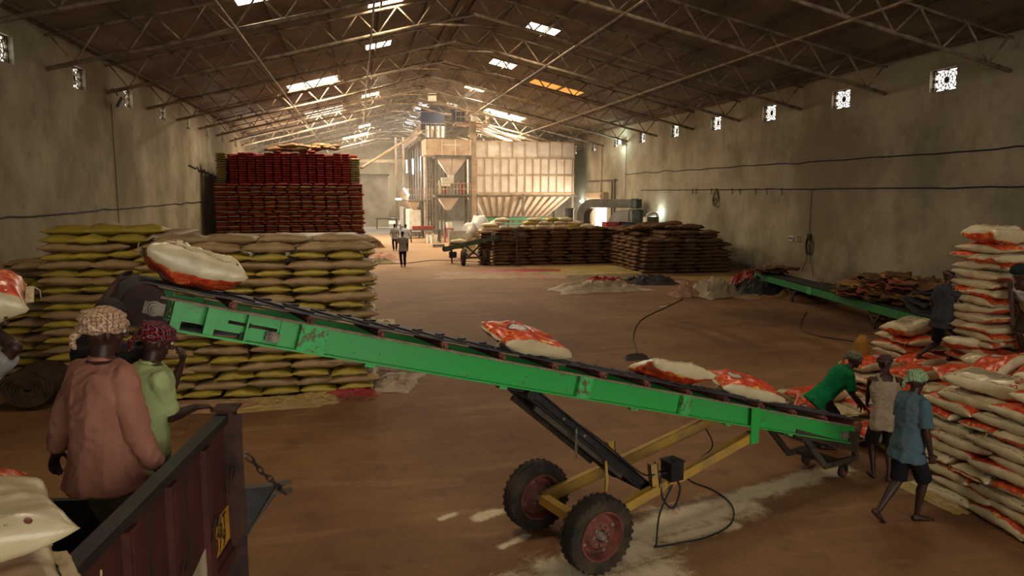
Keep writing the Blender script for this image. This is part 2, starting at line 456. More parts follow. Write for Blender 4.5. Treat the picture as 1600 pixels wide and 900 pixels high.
# purlins and long brace pipes
PUR = mat('purlin_steel', '5f503f', '44382c', .7, .1, .3, 3, .1)
for j, x in enumerate([-8.0, -6.2, -4.4, -2.6, -.8, 1.0, 2.8, 4.1, 4.7, 6.1, 7.9, 9.7, 11.5, 13.3, 15.1, 16.9, 17.7]):
    o = MB().bar((x, -8, roof_z(x) - .06), (x, 98, roof_z(x) - .06), .07, .1).build('trim_%d' % (j + 1), PUR, kind='structure')
def brace(p0, p1, r, label, n=1):
    b = MB(); p0, p1 = V(*p0), V(*p1); m = 14
    pts = [p0.lerp(p1, i / m) + V(0, 0, -.05 * math.sin(PI * i / m)) for i in range(m + 1)]
    b.tube(pts, r, 8)
    tag(b.build('brace_pipe', STEEL, smooth=True), label, 'pipe', 'brace pipes under the trusses')
for (x, lab) in ((-3.2, 'long steel pipe run under the trusses above the left slope, nearer the left wall'), (.62, 'long steel pipe run under the trusses just left of the ridge'), (8.3, 'long steel pipe run under the trusses just right of the ridge'), (12.8, 'long steel pipe run under the trusses nearer the right wall')):
    zc = 7.05 + 3.17 * ((x - XL) / (RX - XL) if x < RX else (XR - x) / (XR - RX)) - .08
    brace((x, 2, zc), (x, 94, zc), .042 if x > 8 else .035, lab)

hz_ = N('dusty_air'); hz_.t.nodes.remove(hz_.b)
vs_ = hz_.t.nodes.new('ShaderNodeVolumeScatter'); vs_.inputs['Density'].default_value = .0033; vs_.inputs['Color'].default_value = (1, .9, .75, 1); vs_.inputs['Anisotropy'].default_value = .2
hz_.t.links.new(vs_.outputs[0], hz_.t.nodes['Material Output'].inputs['Volume'])
tag(MB().box((4.85, 71.5, 5.6), (26.2, 52.5, 11.1)).build('dust_haze', hz_.m), 'thin warm dust haze hanging in the far half of the hall', 'haze', kind='stuff')
# ------------------------------------------------------------------ sacks
def sack_mesh(name, L, W, T, nx, ny, seed, m, wr=.012, ear=.05, ex=3.4, flat=.85, pw=.45, bend=0, lump=.0, ends=0):
    rg = random.Random(seed); ph = rg.uniform(0, 9)
    vs = []; uvs = []; idx = {}
    def P(u, v, s):
        x = L / 2 * u * (1 - ear * (1 - v * v) * abs(u) ** 3)
        y = W / 2 * v * (1 - ear * 1.4 * (1 - u * u) * abs(v) ** 3)
        f = max(0, 1 - abs(u) ** (ex * .8)) ** (pw * 1.15) * max(0, 1 - abs(v) ** (ex * .85)) ** pw
        f *= 1 + .10 * math.sin(v * 7 + ph + s) * abs(u) ** 4 + .05 * math.sin(u * 5 + ph)
        z = s * T / 2 * f * (flat if s < 0 else 1)
        q = V(u * 1.9 + ph, v * 1.6, s * .8 + ph)
        z += (noise.noise(q * 1.1) * lump) * f + noise.noise(q * 3.1) * wr * (.4 + f)
        x += noise.noise(q * 1.3 + V(5, 0, 0)) * wr * 1.5; y += noise.noise(q * 1.5 + V(0, 7, 0)) * wr * 1.2
        z += bend * (u * u - .3)
        if abs(u) > .93 and ends: z += ends * (noise.noise(V(v * 2.5, ph, u)) )
        return V(x, y, z)
    us = [math.sin(PI / 2 * (-1 + 2 * i / nx)) * .35 + (-1 + 2 * i / nx) * .65 for i in range(nx + 1)]
    ws = [math.sin(PI / 2 * (-1 + 2 * j / ny)) * .35 + (-1 + 2 * j / ny) * .65 for j in range(ny + 1)]
    for s in (1, -1):
        for i, u in enumerate(us):
            for j, v in enumerate(ws):
                bd = i in (0, nx) or j in (0, ny)
                if bd and s < 0: idx[(s, i, j)] = idx[(1, i, j)]; continue
                p = P(u, v, s)
                if bd: p.z = (P(u, v, 1).z + P(u, v, -1).z) / 2
                idx[(s, i, j)] = len(vs); vs.append(p)
    fs = []; fu = []
    for s in (1, -1):
        for i in range(nx):
            for j in range(ny):
                q = [(i, j), (i + 1, j), (i + 1, j + 1), (i, j + 1)]
                if s < 0: q.reverse()
                fs.append([idx[(s, a, b)] for a, b in q])
                fu.append([((us[a] + 1) / 2, (ws[b] + 1) / 2 + (0 if s > 0 else 2)) for a, b in q])
    me = bpy.data.meshes.new(name); me.from_pydata([tuple(v) for v in vs], [], fs)
    uv = me.uv_layers.new(name='UVMap')
    k = 0
    for p in fu:
        for c in p: uv.data[k].uv = c; k += 1
    me.polygons.foreach_set('use_smooth', [True] * len(fs)); me.materials.append(m)
    me['pf'] = 1
    return me, P

SUP = {}
def put(name, me, loc, rz=0, label=None, cat='sack', group=None, rx=0, ry=0, kind=None):
    o = bpy.data.objects.new(name, me); o.location = loc; o.rotation_euler = Euler((rx, ry, rz), 'XYZ')
    COL.objects.link(o); return tag(o, label, cat, group, kind)

def fabric(name, a, b, rough=.6, spec=.3, objvar=.25, weave=130, bump=.25, scale=3, dust=None):
    n = N(name); P = n.tc.outputs['Object']
    col = n.mix(n.ramp(n.noise(scale, 5, .6), .3, .7), a, b)
    if dust: col = n.mix(n.math('MULTIPLY', n.ramp(n.noise(1.7, 4), .45, .65), .6), col, dust)
    r = n.math('MULTIPLY_ADD', rnd(n), objvar, 1 - objvar / 2)
    c = n.t.nodes.new('ShaderNodeCombineXYZ')
    for i in range(3): n.put(c.inputs[i], r)
    col = n.mix(1.0, col, c.outputs[0], 'MULTIPLY')
    n.bump(n.math('ADD', n.math('MULTIPLY', n.noise(9, 4), .8), n.math('MULTIPLY', n.noise(weave, 2), .25)), bump, .02)
    return n.out(col, rough, 0, spec)
YEL = fabric('yellow_woven_plastic', 'a8922e', '968338', .45, .45)
BRN = fabric('dusty_brown_woven_plastic', 'a08560', '8c7148', .5, .4)
RED = fabric('red_woven_plastic', '8c2a22', '6e1e1a', .6, .25)
MAR = fabric('maroon_woven_plastic', '7d2a1f', '5e2119', .65, .2)
TAN = fabric('tan_woven_plastic', '8a6b45', '71563a', .65, .2)
OLV = fabric('olive_woven_plastic', '8a7c4e', '6f6238', .65, .2)
BUR = fabric('brown_jute', '6f5238', '4f3a27', .85, .12, .3, 160, .4)
CRM = fabric('cream_woven_plastic', 'cfc0a0', 'b3a07a', .55, .35)

ORD = ['lowest', 'second', 'third', 'fourth', 'fifth', 'sixth', 'seventh', 'eighth', 'ninth', 'tenth', 'eleventh', 'twelfth', 'thirteenth', 'fourteenth', 'fifteenth', 'sixteenth', 'seventeenth', 'eighteenth', 'nineteenth', 'twentieth'] + ['twenty-' + w for w in 'first second third fourth fifth sixth seventh eighth ninth'.split()] + ['thirtieth', 'thirty-first', 'thirty-second', 'thirty-third', 'thirty-fourth']
def course(x0, x1, z, y, lens, T, meshes, name, what, cname, group, rg, rz=0, jit=.03, frm='left', axis='x', tilt=.05, cat='sack', x_org=None):
    """lay one course of sacks side by side along x (or y)"""
    x = x0 - rg.uniform(0, lens * .5); k = 0
    while x + lens * .4 < x1:
        L = lens * rg.uniform(.94, 1.06)
        me = rg.choice(meshes)
        c = min(max(x + L / 2, x0 + L * .42), x1 - L * .40)
        dz = rg.uniform(-.014, .014)
        k += 1
        lab = '%s, %s course up, %s from %s' % (what, cname[0], (ORD[k - 1] if k > 1 else 'first'), frm)
        pos = (c, y + rg.uniform(-jit, jit), z + T / 2 + dz) if axis == 'x' else (y + rg.uniform(-jit, jit), c, z + T / 2 + dz)
        put(name, me, pos, rz + rg.uniform(-.05, .05) + (PI if rg.random() < .5 else 0), lab, cat, group, rx=rg.uniform(-tilt, tilt), ry=rg.uniform(-tilt, tilt))
        x += L
    return k

rg = random.Random(4)
# near left stack: brown sacks lengthwise, yellow sacks end-on, course by course
BRN_M = [sack_mesh('brown_sack', .95, .58, .215, 18, 12, 10 + i, BRN, .016, lump=.035, ex=2.9, pw=.52)[0] for i in range(4)]
YEL_M = [sack_mesh('yellow_sack', .68, .86, .205, 14, 16, 20 + i, YEL, .016, lump=.035, ex=2.7, pw=.52)[0] for i in range(4)]
PITCH = .152
def near_stack(x0, x1, y, n, what, group, first=0):
    for i in range(first, n):
        s = i % 2 == 0
        dy = .015 * (n - i) * -.6 + rg.uniform(-.02, .02)
        if s: course(x0, x1, i * PITCH, y + .40 + dy, .665, .175, YEL_M, 'yellow_sack', 'yellow sack in the ' + what, (ORD[i], 'floor'), 'yellow sacks of the ' + group, rg, 0)
        else: course(x0, x1, i * PITCH, y + .26 + dy, .925, .175, BRN_M, 'brown_sack', 'brown sack in the ' + what, (ORD[i], 'floor'), 'brown sacks of the ' + group, rg, 0)
near_stack(-3.75, .22, 13.95, 18, 'near stack under the conveyor', 'near stack')
near_stack(-5.55, -3.8, 14.75, 19, 'tall pillar behind the truck men', 'tall pillar')
near_stack(-8.1, -5.6, 15.9, 13, 'low block by the left wall', 'low block')
# top course and the tumble of sacks behind
for k, x in enumerate([-3.1, -2.25, -1.35, -.4]):
    put('brown_sack', BRN_M[k % 4], (x, 14.5, 18 * PITCH + .085), rg.uniform(-.1, .1), 'big brown sack on top of the near stack, %s from its left' % (ORD[k] if k else 'first'), 'sack', 'brown sacks of the near stack')
for k, x in enumerate([-5.2, -4.6, -3.95]):
    put('yellow_sack', YEL_M[k % 4], (x, 15.25, 19 * PITCH + .085), rg.uniform(-.1, .1) + 1.5, 'plump yellow sack crowning the tall pillar, %s from its left' % (ORD[k] if k else 'first'), 'sack', 'yellow sacks of the tall pillar')
for k in range(10):
    x = -3.4 + .38 * k
    put('brown_sack', BRN_M[k % 4], (x, 15.6 + rg.uniform(0, .3), 18 * PITCH - .03), PI / 2 + rg.uniform(-.3, .3), 'brown sack lying on the back edge of the near stack, %s from its left' % (ORD[k] if k else 'first'), 'sack', 'brown sacks of the near stack')
for k, (x, y, z) in enumerate([(-7.65, 16.6, 13), (-7.0, 16.7, 13), (-6.2, 16.6, 13), (-7.5, 17.3, 13.6), (-6.7, 17.3, 14), (-5.9, 17.0, 14.4), (-6.3, 16.5, 14.1)]):
    put('brown_sack', BRN_M[k % 4], (x, y, z * PITCH + .08), rg.uniform(-.5, .5), 'dusty brown sack sprawled on the low block, %s from the left wall' % (ORD[k] if k else 'first'), 'sack', 'brown sacks of the low block')
def stuff_block(name, boxes, m, label, cat='sacks'):
    b = MB(); rr = random.Random(3)
    for (xa, xb, ya, yb, za, zb, p) in boxes:
        n = max(1, int((zb - za) / p)); nxx = max(2, int((xb - xa) / .5)); nyy = max(2, int((yb - ya) / .5))
        for i in range(n):
            z = za + (zb - za) * (i + .5) / n; t = (zb - za) / n * .56
            # a rounded slab with a scalloped edge per course
            per = []
            for k in range(nxx * 2): per.append((xa + (xb - xa) * k / (nxx * 2), ya + (.05 if k % 2 == 0 else 0)))
            for k in range(nyy * 2): per.append((xb - (.05 if k % 2 == 0 else 0), ya + (yb - ya) * k / (nyy * 2)))
            for k in range(nxx * 2): per.append((xb - (xb - xa) * k / (nxx * 2), yb - (.05 if k % 2 == 0 else 0)))
            for k in range(nyy * 2): per.append((xa + (.05 if k % 2 == 0 else 0), yb - (yb - ya) * k / (nyy * 2)))
            cx, cy = (xa + xb) / 2, (ya + yb) / 2; q = len(per); vs = []
            for (dz, ins) in ((-t, .07), (-t * .5, 0), (t * .5, 0), (t, .07)):
                vs += [(x + (ins if x < cx else -ins), y + (ins if y < cy else -ins), z + dz) for x, y in per]
            fs = [(r * q + k, r * q + (k + 1) % q, (r + 1) * q + (k + 1) % q, (r + 1) * q + k) for r in range(3) for k in range(q)]
            fs += [tuple(range(q - 1, -1, -1)), tuple(range(3 * q, 4 * q))]
            b.add(vs, fs)
    return tag(b.build(name, m, smooth=SM, origin=(0, 0, 0)), label, cat, kind='stuff')
stuff_block('sack_mass', [(-3.6, .0, 14.7, 19.5, 0, 2.66, .16), (-5.3, -3.8, 15.4, 19.5, 0, 2.8, .16), (-8.1, -5.5, 16.5, 19.5, 0, 1.95, .16)], BRN, 'inner layers of brown sacks behind the faces of the near left stacks')
# right end of the near stack, ends of sacks one behind the other
for i in range(17):
    for k in range(3):
        put('yellow_sack' if i % 2 == 0 else 'brown_sack', (YEL_M if i % 2 == 0 else BRN_M)[k], (-.12 + rg.uniform(-.03, .05), 15.0 + .62 * k, i * PITCH + .09), PI / 2 * (1 if i % 2 == 0 else 1) + rg.uniform(-.06, .06), '%s sack on the end face of the near stack, %s course, %s from the corner' % ('yellow' if i % 2 == 0 else 'brown', ORD[i], ('first', 'second', 'third')[k]), 'sack', 'sacks on the end of the near stack')

# big red stack in the distance
RED_M = [sack_mesh('red_sack', .455, .8, .138, 10, 6, 30 + i, RED, .008, lump=.012, ex=5)[0] for i in range(3)]
MAR_M = [sack_mesh('maroon_sack', .67, .5, .142, 10, 6, 40 + i, MAR, .01, lump=.012, ex=5)[0] for i in range(3)]
TAN_M = [sack_mesh('tan_sack', .67, .5, .142, 10, 6, 50 + i, TAN, .01, lump=.012, ex=5)[0] for i in range(3)]
OLV_M = [sack_mesh('olive_sack', .6, .6, .138, 10, 6, 60 + i, OLV, .01, lump=.012, ex=5)[0] for i in range(3)]
P2 = .133
for i in range(31):
    z = i * P2
    nm, ms, w, gname = (('maroon_sack', MAR_M, 'maroon sack', 'maroon sacks of the red stack') if i % 2 == 0 else ('tan_sack', TAN_M, 'tan sack', 'tan sacks of the red stack'))
    if i < 6: course(-1.5, .42, z, 43.25, .66, .14, ms, nm, w + ' low in the far red stack', (ORD[i], 'floor'), gname, rg)
    else: course(-7.55, .42 - .004 * i, z, 43.25, .66, .14, ms, nm, w + ' in the far red stack', (ORD[i], 'floor'), gname, rg)
for j in range(14):
    n = 13 + (1 if j in (5, 8, 9) else 0) + (-1 if j in (0, 11, 3) else 0)
    for i in range(n):
        x = -6.55 + .458 * j
        put('red_sack', RED_M[(i * 3 + j) % 3], (x, 43.5 + rg.uniform(-.03, .03), 4.13 + .128 * i + .07), rg.uniform(-.04, .04), 'bright red sack in upper far block, %s column from left, %s course' % (ORD[j] if j else 'first', ORD[i]), 'sack', 'red sacks of the upper block', ry=rg.uniform(-.04, .04))
for side, xs, n, d in (('left', (-7.2, -6.95), 13, 43.6), ('right', (-.1, .08), 11, 43.7)):
    for i in range(n):
        put('olive_sack', OLV_M[i % 3], (xs[0] + rg.uniform(-.03, .03), d, 4.13 + .128 * i + .07), rg.uniform(-.05, .05), 'olive sack in the column at the %s end of the upper red block, %s course' % (side, ORD[i]), 'sack', 'olive sacks flanking the red block')
TOPM = [sack_mesh('loose_sack', .85, .55, .24, 12, 8, 70 + i, TAN, .02, lump=.04)[0] for i in range(3)]
for k in range(20):
    x = -4.5 + 3.4 * ((k * .37) % 1); z = 5.9 + .17 * (k % 3) * (1 - abs(x + 2.6) / 2.4)
    put('loose_sack', TOPM[k % 3], (x, 43.3 + .25 * (k % 4), z + .1), rg.uniform(-.6, .6), 'loose tan sack heaped on top of the far red stack, %s' % (['%s from the left' % o for o in ORD][sorted((q * .37) % 1 for q in range(20)).index((k * .37) % 1)]), 'sack', 'loose sacks on the red stack', ry=rg.uniform(-.2, .2))
stuff_block('sack_mass', [(-7.5, .3, 43.6, 54, 0, 4.05, .135), (-7.1, .05, 44, 53, 4.05, 5.75, .135)], MAR, 'inner layers of the tall far stack of red sacks')
for k in range(11):
    put('tan_sack' if k < 8 else 'maroon_sack', (TAN_M if k < 8 else MAR_M)[k % 3], (-6.6 + .58 * k, 41.6, 1.13), rg.uniform(-.15, .15), 'sack on the low step before the far red stack, %s from left' % (ORD[k] if k else 'first'), 'sack', 'sacks on the low step')
stuff_block('sack_mass', [(-6.9, -.4, 41.3, 42.6, 0, 1.06, .135)], TAN, 'low step of tan sacks in front of the tall far red stack')

# jute sacks to the right
BUR_M = [sack_mesh('jute_sack', 1.02, .6, .25, 16, 12, 80 + i, BUR, .016, lump=.04, ex=2.6, ear=.03, pw=.55)[0] for i in range(4)]
BUR_E = [sack_mesh('jute_sack', .62, .92, .25, 12, 12, 90 + i, BUR, .016, lump=.04, ex=2.6, ear=.03, pw=.55)[0] for i in range(3)]
for i in range(11):
    course(6.65 + .02 * i, 13.6, i * .168, 37.0, 1.0, .2, BUR_M, 'jute_sack', 'brown jute sack in the long back wall of sacks', (ORD[i], 'floor'), 'jute sacks of the long wall', rg)
    if i < 10:
        put('jute_sack', BUR_E[i % 3], (6.35 + rg.uniform(-.08, .08), 37.6, i * .168 + .1), rg.uniform(-.2, .2), 'brown jute sack on the ragged end of the long wall, %s from the floor' % ORD[i], 'sack', 'jute sacks of the long wall')
for i in range(9):
    course(12.6 + .015 * i, 16.75, i * .168, 31.9, .95, .2, BUR_M, 'jute_sack', 'brown jute sack in the front block by the wall', (ORD[i], 'floor'), 'jute sacks of the front block', rg)
    course(32.55, 36.3, i * .168, 12.75 + .015 * i, .96, .2, BUR_E, 'jute_sack', 'brown jute sack on the side of the front block', (ORD[i], 'floor'), 'jute sacks of the front block', rg, axis='y', frm='near', rz=PI / 2 if False else 0)
for i, n in ((9, 3.1), (10, 2.9)):
    course(13.75, 16.6, i * .168, 32.3, .95, .2, BUR_M, 'jute_sack', 'brown jute sack high in the front block', (ORD[i], 'floor'), 'jute sacks of the front block', rg)
for k in range(34):
    u, v = (k * .618) % 1, (k * .37 + .1) % 1
    x = 12.9 + 3.6 * u; y = 32.9 + 3.2 * v
    z = 1.55 + .45 * min(1, max(0, (x - 12.7) / 1.6)) * (.6 + .4 * v) + .08 * (k % 2) - (.25 if x > 15.8 else 0)
    put('jute_sack', BUR_M[k % 4], (x, y, z + .1), rg.uniform(-.9, .9), 'plump jute sack sprawled on top of the front block, %s from its left' % (ORD[min(33, sorted((q * .618) % 1 for q in range(34)).index(u))]), 'sack', 'jute sacks on the front block', ry=rg.uniform(-.15, .15), rx=rg.uniform(-.15, .15))
stuff_block('sack_mass', [(6.8, 13.6, 37.2, 38.6, 0, 1.8, .17), (13.0, 16.7, 32.2, 36, 0, 1.5, .17), (13.9, 16.5, 32.5, 36, 1.5, 1.85, .17), (13.2, 16.9, 36, 38, 0, 1.8, .17)], BUR, 'inner layers of the brown jute sack wall')
# paler sacks standing behind the jute wall
CRM_M = [sack_mesh('cream_sack', .95, .6, .24, 12, 8, 100 + i, CRM, .016, lump=.04)[0] for i in range(3)]
OL2_M = [sack_mesh('yellow_sack', .95, .6, .24, 12, 8, 110 + i, YEL, .016, lump=.04)[0] for i in range(2)]
stuff_block('sack_mass', [(7.0, 13.0, 43.3, 45, 0, 1.3, .2)], OLV, 'lower courses of pale sacks behind the jute wall')
for i in range(4):
    for j in range(7 - i):
        yl = (i * 5 + j * 3) % 4 == 1
        put('yellow_sack' if yl else 'cream_sack', OL2_M[j % 2] if yl else CRM_M[(i + j) % 3], (8.6 + .92 * j + .3 * i + rg.uniform(-.1, .1) - (1.2 if j == 0 else 0), 43.4 + .1 * i, 1.42 + .2 * i), rg.uniform(-.3, .3), '%s sack behind the jute wall under the bin, %s course, %s from left' % ('yellow' if yl else 'cream', ('first', 'second', 'third', 'fourth')[i], ORD[j] if j else 'first'), 'sack', 'pale sacks behind the jute wall')
for i in range(5):
    put('cream_sack', CRM_M[i % 3], (7.25 + rg.uniform(-.08, .08), 42.0, 1.0 + .2 * i), rg.uniform(-.3, .3), 'cream sack in the little tower left of the steel bin hopper, %s from its bottom' % (ORD[i] if i else 'first'), 'sack', 'cream sack tower')
stuff_block('sack_mass', [(6.9, 7.7, 41.7, 42.5, 0, .9, .2)], CRM, 'lower part of the little tower of cream sacks')
# ------------------------------------------------------------------ green belt conveyor (bag loader)
GREEN = mat('chipped_green_paint', '1f9a4a', '2c8f48', .42, 0, .45, 2.5, .12, 18, objvar=0)
def m_green():
    n = N('chipped_green_enamel')
    col = n.mix(n.ramp(n.noise(2.2, 5), .3, .7), '2c9f45', '3c9a4e')
    col = n.mix(n.math('MULTIPLY', n.ramp(n.noise(6, 6, .7), .6, .68), .8), col, '5c5a34')
    col = n.mix(n.ramp(n.noise(22, 4, .7), .66, .70), col, '2a241a')
    n.bump(n.noise(25, 4), .15, .01)
    return n.out(col, .42, 0, .4)
GREEN = m_green()
def m_green_dirty():
    n = N('worn_green_enamel')
    col = n.mix(n.ramp(n.noise(16, 6, .7), .45, .6), '3fae5e', '5b5538')
    n.bump(n.noise(25, 4), .3, .01)
    return n.out(col, .55, 0, .3)
GREEN_W = m_green_dirty()
RUBBER = mat('black_rubber_belt', '262427', '3a3636', .6, 0, .35, 5, .2)
TYRE = mat('dusty_tyre_rubber', '2a2622', '4a3c2e', .85, 0, .2, 5, .35)
RIM = mat('rusty_maroon_wheel_rim', '7a4438', '4c2c26', .7, .1, .3, 9, .3)
YELLOW = mat('worn_yellow_paint', 'b08a35', '8d744a', .6, 0, .3, 4, .2)
DUSTSTEEL = mat('greyish_dusty_steel', '8d8272', '5f564a', .6, .3, .3, 8, .2)
RAILTOP = mat('dust_covered_flange', '8a7a66', '6b5a48', .8, 0, .2, 12, .3)
O_ = V(-1.39, 5.63, 2.96); _d = V(.9455, .3256, -.2827).normalized(); _s = V(-.3256, .9455, 0); _u = _s.cross(_d) * -1
if _u.z < 0: _u = -_u
def C(a, b, c): return O_ + _d * a + _s * b + _u * c
LEN, WID = 8.42, .62
conv = thing('belt_conveyor', (2.03, 7.19, 0), 'long green bag conveyor on two tyres, climbing from the sack pile to the truck', 'conveyor')
M3 = Matrix((_d, _s, _u)).transposed()
def cbox(b, a0, a1, b0, b1, c0, c1): return b.box(C((a0 + a1) / 2, (b0 + b1) / 2, (c0 + c1) / 2), (abs(a1 - a0), abs(b1 - b0), abs(c1 - c0)), M=M3)
# belt loop with a return run
b = MB(); prof = []
R = .165; tail_r = .08
b0, b1 = .05, WID - .05; top = .085
for k in range(13):
    t = PI / 2 + PI * k / 12
    prof.append((-.08 + math.cos(t) * (R), top - R + math.sin(t) * R))
prof += [(1.2, top - 2 * R + .1), (7.9, top - 2 * R + .12)]
for k in range(7):
    t = -PI / 2 + PI * k / 6
    prof.append((LEN + math.cos(t) * tail_r, top - tail_r + math.sin(t) * tail_r))
for k in range(1, 24): prof.append((LEN - (LEN + .08) * k / 24, top + .004 * math.sin(k * 2.6)))
m_ = len(prof); vs = []
cx = sum(p[0] for p in prof) / m_
for (off) in (0, .014):
    for bb in (b0, b1):
        for i, (a, c) in enumerate(prof):
            p, q = prof[i - 1], prof[(i + 1) % m_]
            t = V(q[0] - p[0], q[1] - p[1], 0).normalized(); nn = V(t.y, -t.x, 0)
            vs.append(C(a - nn.x * off, bb, c - nn.y * off))
fs = []
for i in range(m_):
    j = (i + 1) % m_
    fs += [(i, j, m_ + j, m_ + i), (2 * m_ + i, 3 * m_ + i, 3 * m_ + j, 2 * m_ + j), (i, 2 * m_ + i, 2 * m_ + j, j), (m_ + i, m_ + j, 3 * m_ + j, 3 * m_ + i)]
b.add(vs, fs); belt = b.build('belt', RUBBER, conv, SM)
b = MB()
k = 0; a = .25
while a < LEN - .1:
    for s in (-1, 1):
        b.bar(C(a, WID / 2 + s * .03, top + .008), C(a + .17, WID / 2 + s * (b1 - b0) * .46, top + .008), .03, .016, _u)
    a += .235
b.build('belt_cleats', RUBBER, belt)
# drums
def drum(name, a, r, c, m):
    d = MB(); d.lathe(C(a, -.02, c), _s, [(0, r * .2), (0, r * .95), (.06, r), (WID - .02, r), (WID + .04, r * .95), (WID + .04, r * .2)], 28)
    return d.build(name, m, conv, SM)
drum('head_drum', -.08, R - .012, top - R, mat('dark_rusty_drum', '3c2420', '241a18', .7, .2, .3, 8, .2))
drum('tail_drum', LEN, tail_r - .01, top - tail_r, RIM)
for nm, a, c, rr in (('head_bearing', -.02, -.085, .055), ('snub_bearing', .83, -.14, .042), ('tail_bearing', LEN - .28, -.13, .05)):
    d = MB(); d.lathe(C(a, -.075, c), _s, [(0, rr * .25), (0, rr * .45), (.012, rr * .5), (.012, rr * .75), (.03, rr * .8), (.03, rr), (.06, rr), (.06, .01)], 20)
    d.box(C(a, -.02, c), (rr * 2.5, .03, rr * 1.6), M=M3); d.build(nm, DUSTSTEEL, conv, SM)
# side rails
def rail(bside, sg):
    r = MB(); f = -.055 * sg
    y0_, y1_ = bside, bside
    cbox(r, .88, LEN - .16, bside - .004, bside + .004, -.205, 0)
    cbox(r, 0.02, LEN - .16, min(bside, bside + f * 1.2), max(bside, bside + f * 1.2), -.218, -.203)
    # open head frame: posts between the two flanges
    for a0, a1 in ((.1, .17), (.33, .4), (.62, .635)): cbox(r, a0, a1, min(bside, bside + f * .9), max(bside, bside + f * .9), -.205, 0)
    cbox(r, .17, .34, bside + sg * .05, bside + sg * .056, -.15, -.01)
    cbox(r, .39, .90, bside + sg * .02, bside + sg * .026, -.165 if True else 0, -.01)
    cbox(r, .62, .90, bside + sg * .01, bside + sg * .016, -.205, -.01)
    cbox(r, LEN - .17, LEN + .05, bside - .004, bside + .004, -.19, .0)
    return r.build('side_rail', GREEN, conv)
near = rail(0, 1); far = rail(WID, -1)
for (bside, sg, pr) in ((0, 1, near), (WID, -1, far)):
    f = -.06 * sg
    t_ = MB(); cbox(t_, -.0, LEN - .1, min(bside, bside + f), max(bside, bside + f), -.003, .012); t_.build('rail_top_flange', RAILTOP, pr)
    for a0, a1 in ((1.02, 1.24), (3.78, 3.93), (5.18, 5.32)):
        p = MB(); cbox(p, a0, a1, min(bside + f * .3, bside + f * 1.06), max(bside + f * .3, bside + f * 1.06), -.216, .002); p.build('joint_plate', GREEN_W, pr)
    p = MB(); x = C(6.33, bside + f * 1.15, -.01)
    p.box((x + V(0, 0, -.19)), (.13, .012, .42), rz=math.atan2(_d.y, _d.x)); p.cyl(x + V(0, 0, -.33) - _s * .015 * sg, x + V(0, 0, -.33) + _s * .015 * sg, .022)
    p.build('pivot_plate', GREEN, pr)
    for a in (1.6, 2.9, 4.5, 5.9, 7.0):
        p = MB(); cbox(p, a, a + .09, min(bside, bside + f), max(bside, bside + f), -.245, -.21); p.build('rail_foot', GREEN_W, pr)
p = MB(); p.cyl(C(.5, .01, -.09), C(.86, .01, -.09), .012); p.cyl(C(.62, .01, -.09), C(.66, .01, -.09), .02); p.build('belt_tension_screw', RUST, conv, True)
# idler rollers and cross members
for k in range(13):
    a = .5 + .6 * k
    r = MB(); r.cyl(C(a, .0, .035), C(a, WID, .035), .03, n=14); r.cyl(C(a, -.03, .035), C(a, 0, .035), .018); r.cyl(C(a, WID, .035), C(a, WID + .03, .035), .018)
    r.build('idler_roller', RIM, conv, SM)
for k in range(8):
    a = .6 + 1.02 * k
    r = MB(); cbox(r, a, a + .05, .01, WID - .01, -.2, -.15); r.build('cross_member', BLACK, conv)
# tail frame with castors
t_ = MB()
for bb in (.0, WID): t_.bar(C(7.2, bb, -.2), C(LEN + .05, bb, -.2) + V(0, 0, -.08), .05, .09); t_.box(C(LEN - .05, bb, -.16), (.22, .03, .2), M=M3)
for bb in (.03, WID - .03):
    e0 = C(7.35, bb, -.2); e1 = C(7.85, bb, -.2); e2 = C(8.5, bb, -.2)
    t_.bar(V(e1.x, e1.y, .25), V(e2.x, e2.y, .25), .05, .07); t_.bar(e0, V(e1.x, e1.y, .27), .05, .07); t_.bar(V(e2.x, e2.y, .22), C(LEN, bb, -.02), .05, .08)
e1 = C(8.1, 0, -.2); e2 = C(8.1, WID, -.2); t_.bar(V(e1.x, e1.y, .25), V(e2.x, e2.y, .25), .2, .05)
t_.bar(C(7.4, 0, -.26), C(7.4, WID, -.26), .05, .06)
t_.build('tail_frame', STEEL_D, conv)
for bb in (.08, WID + .02):
    p = C(8.33, bb, -.2); g0 = V(p.x, p.y, 0)
    c = MB(); c.lathe(g0 + V(0, 0, .085) - _s * .03, _s, [(0, .03), (0, .07), (.01, .085), (.05, .085), (.06, .07), (.06, .03)], 22)
    cw = c.build('castor_wheel', TYRE, conv, SM)
    c = MB(); c.lathe(g0 + V(0, 0, .085) - _s * .036, _s, [(0, .012), (0, .05), (.072, .05), (.072, .012)], 16); c.build('castor_hub', RIM, cw, SM)
    c = MB(); h = _d; hh = V(h.x, h.y, 0).normalized()
    for s in (-1, 1): c.bar(g0 + V(0, 0, .085) + _s * s * .05, V(p.x, p.y, .2) + _s * s * .05, .04, .01, _s)
    c.box(V(p.x, p.y, .205), (.14, .14, .02), rz=math.atan2(hh.y, hh.x)); c.build('castor_fork', BLACK, cw)
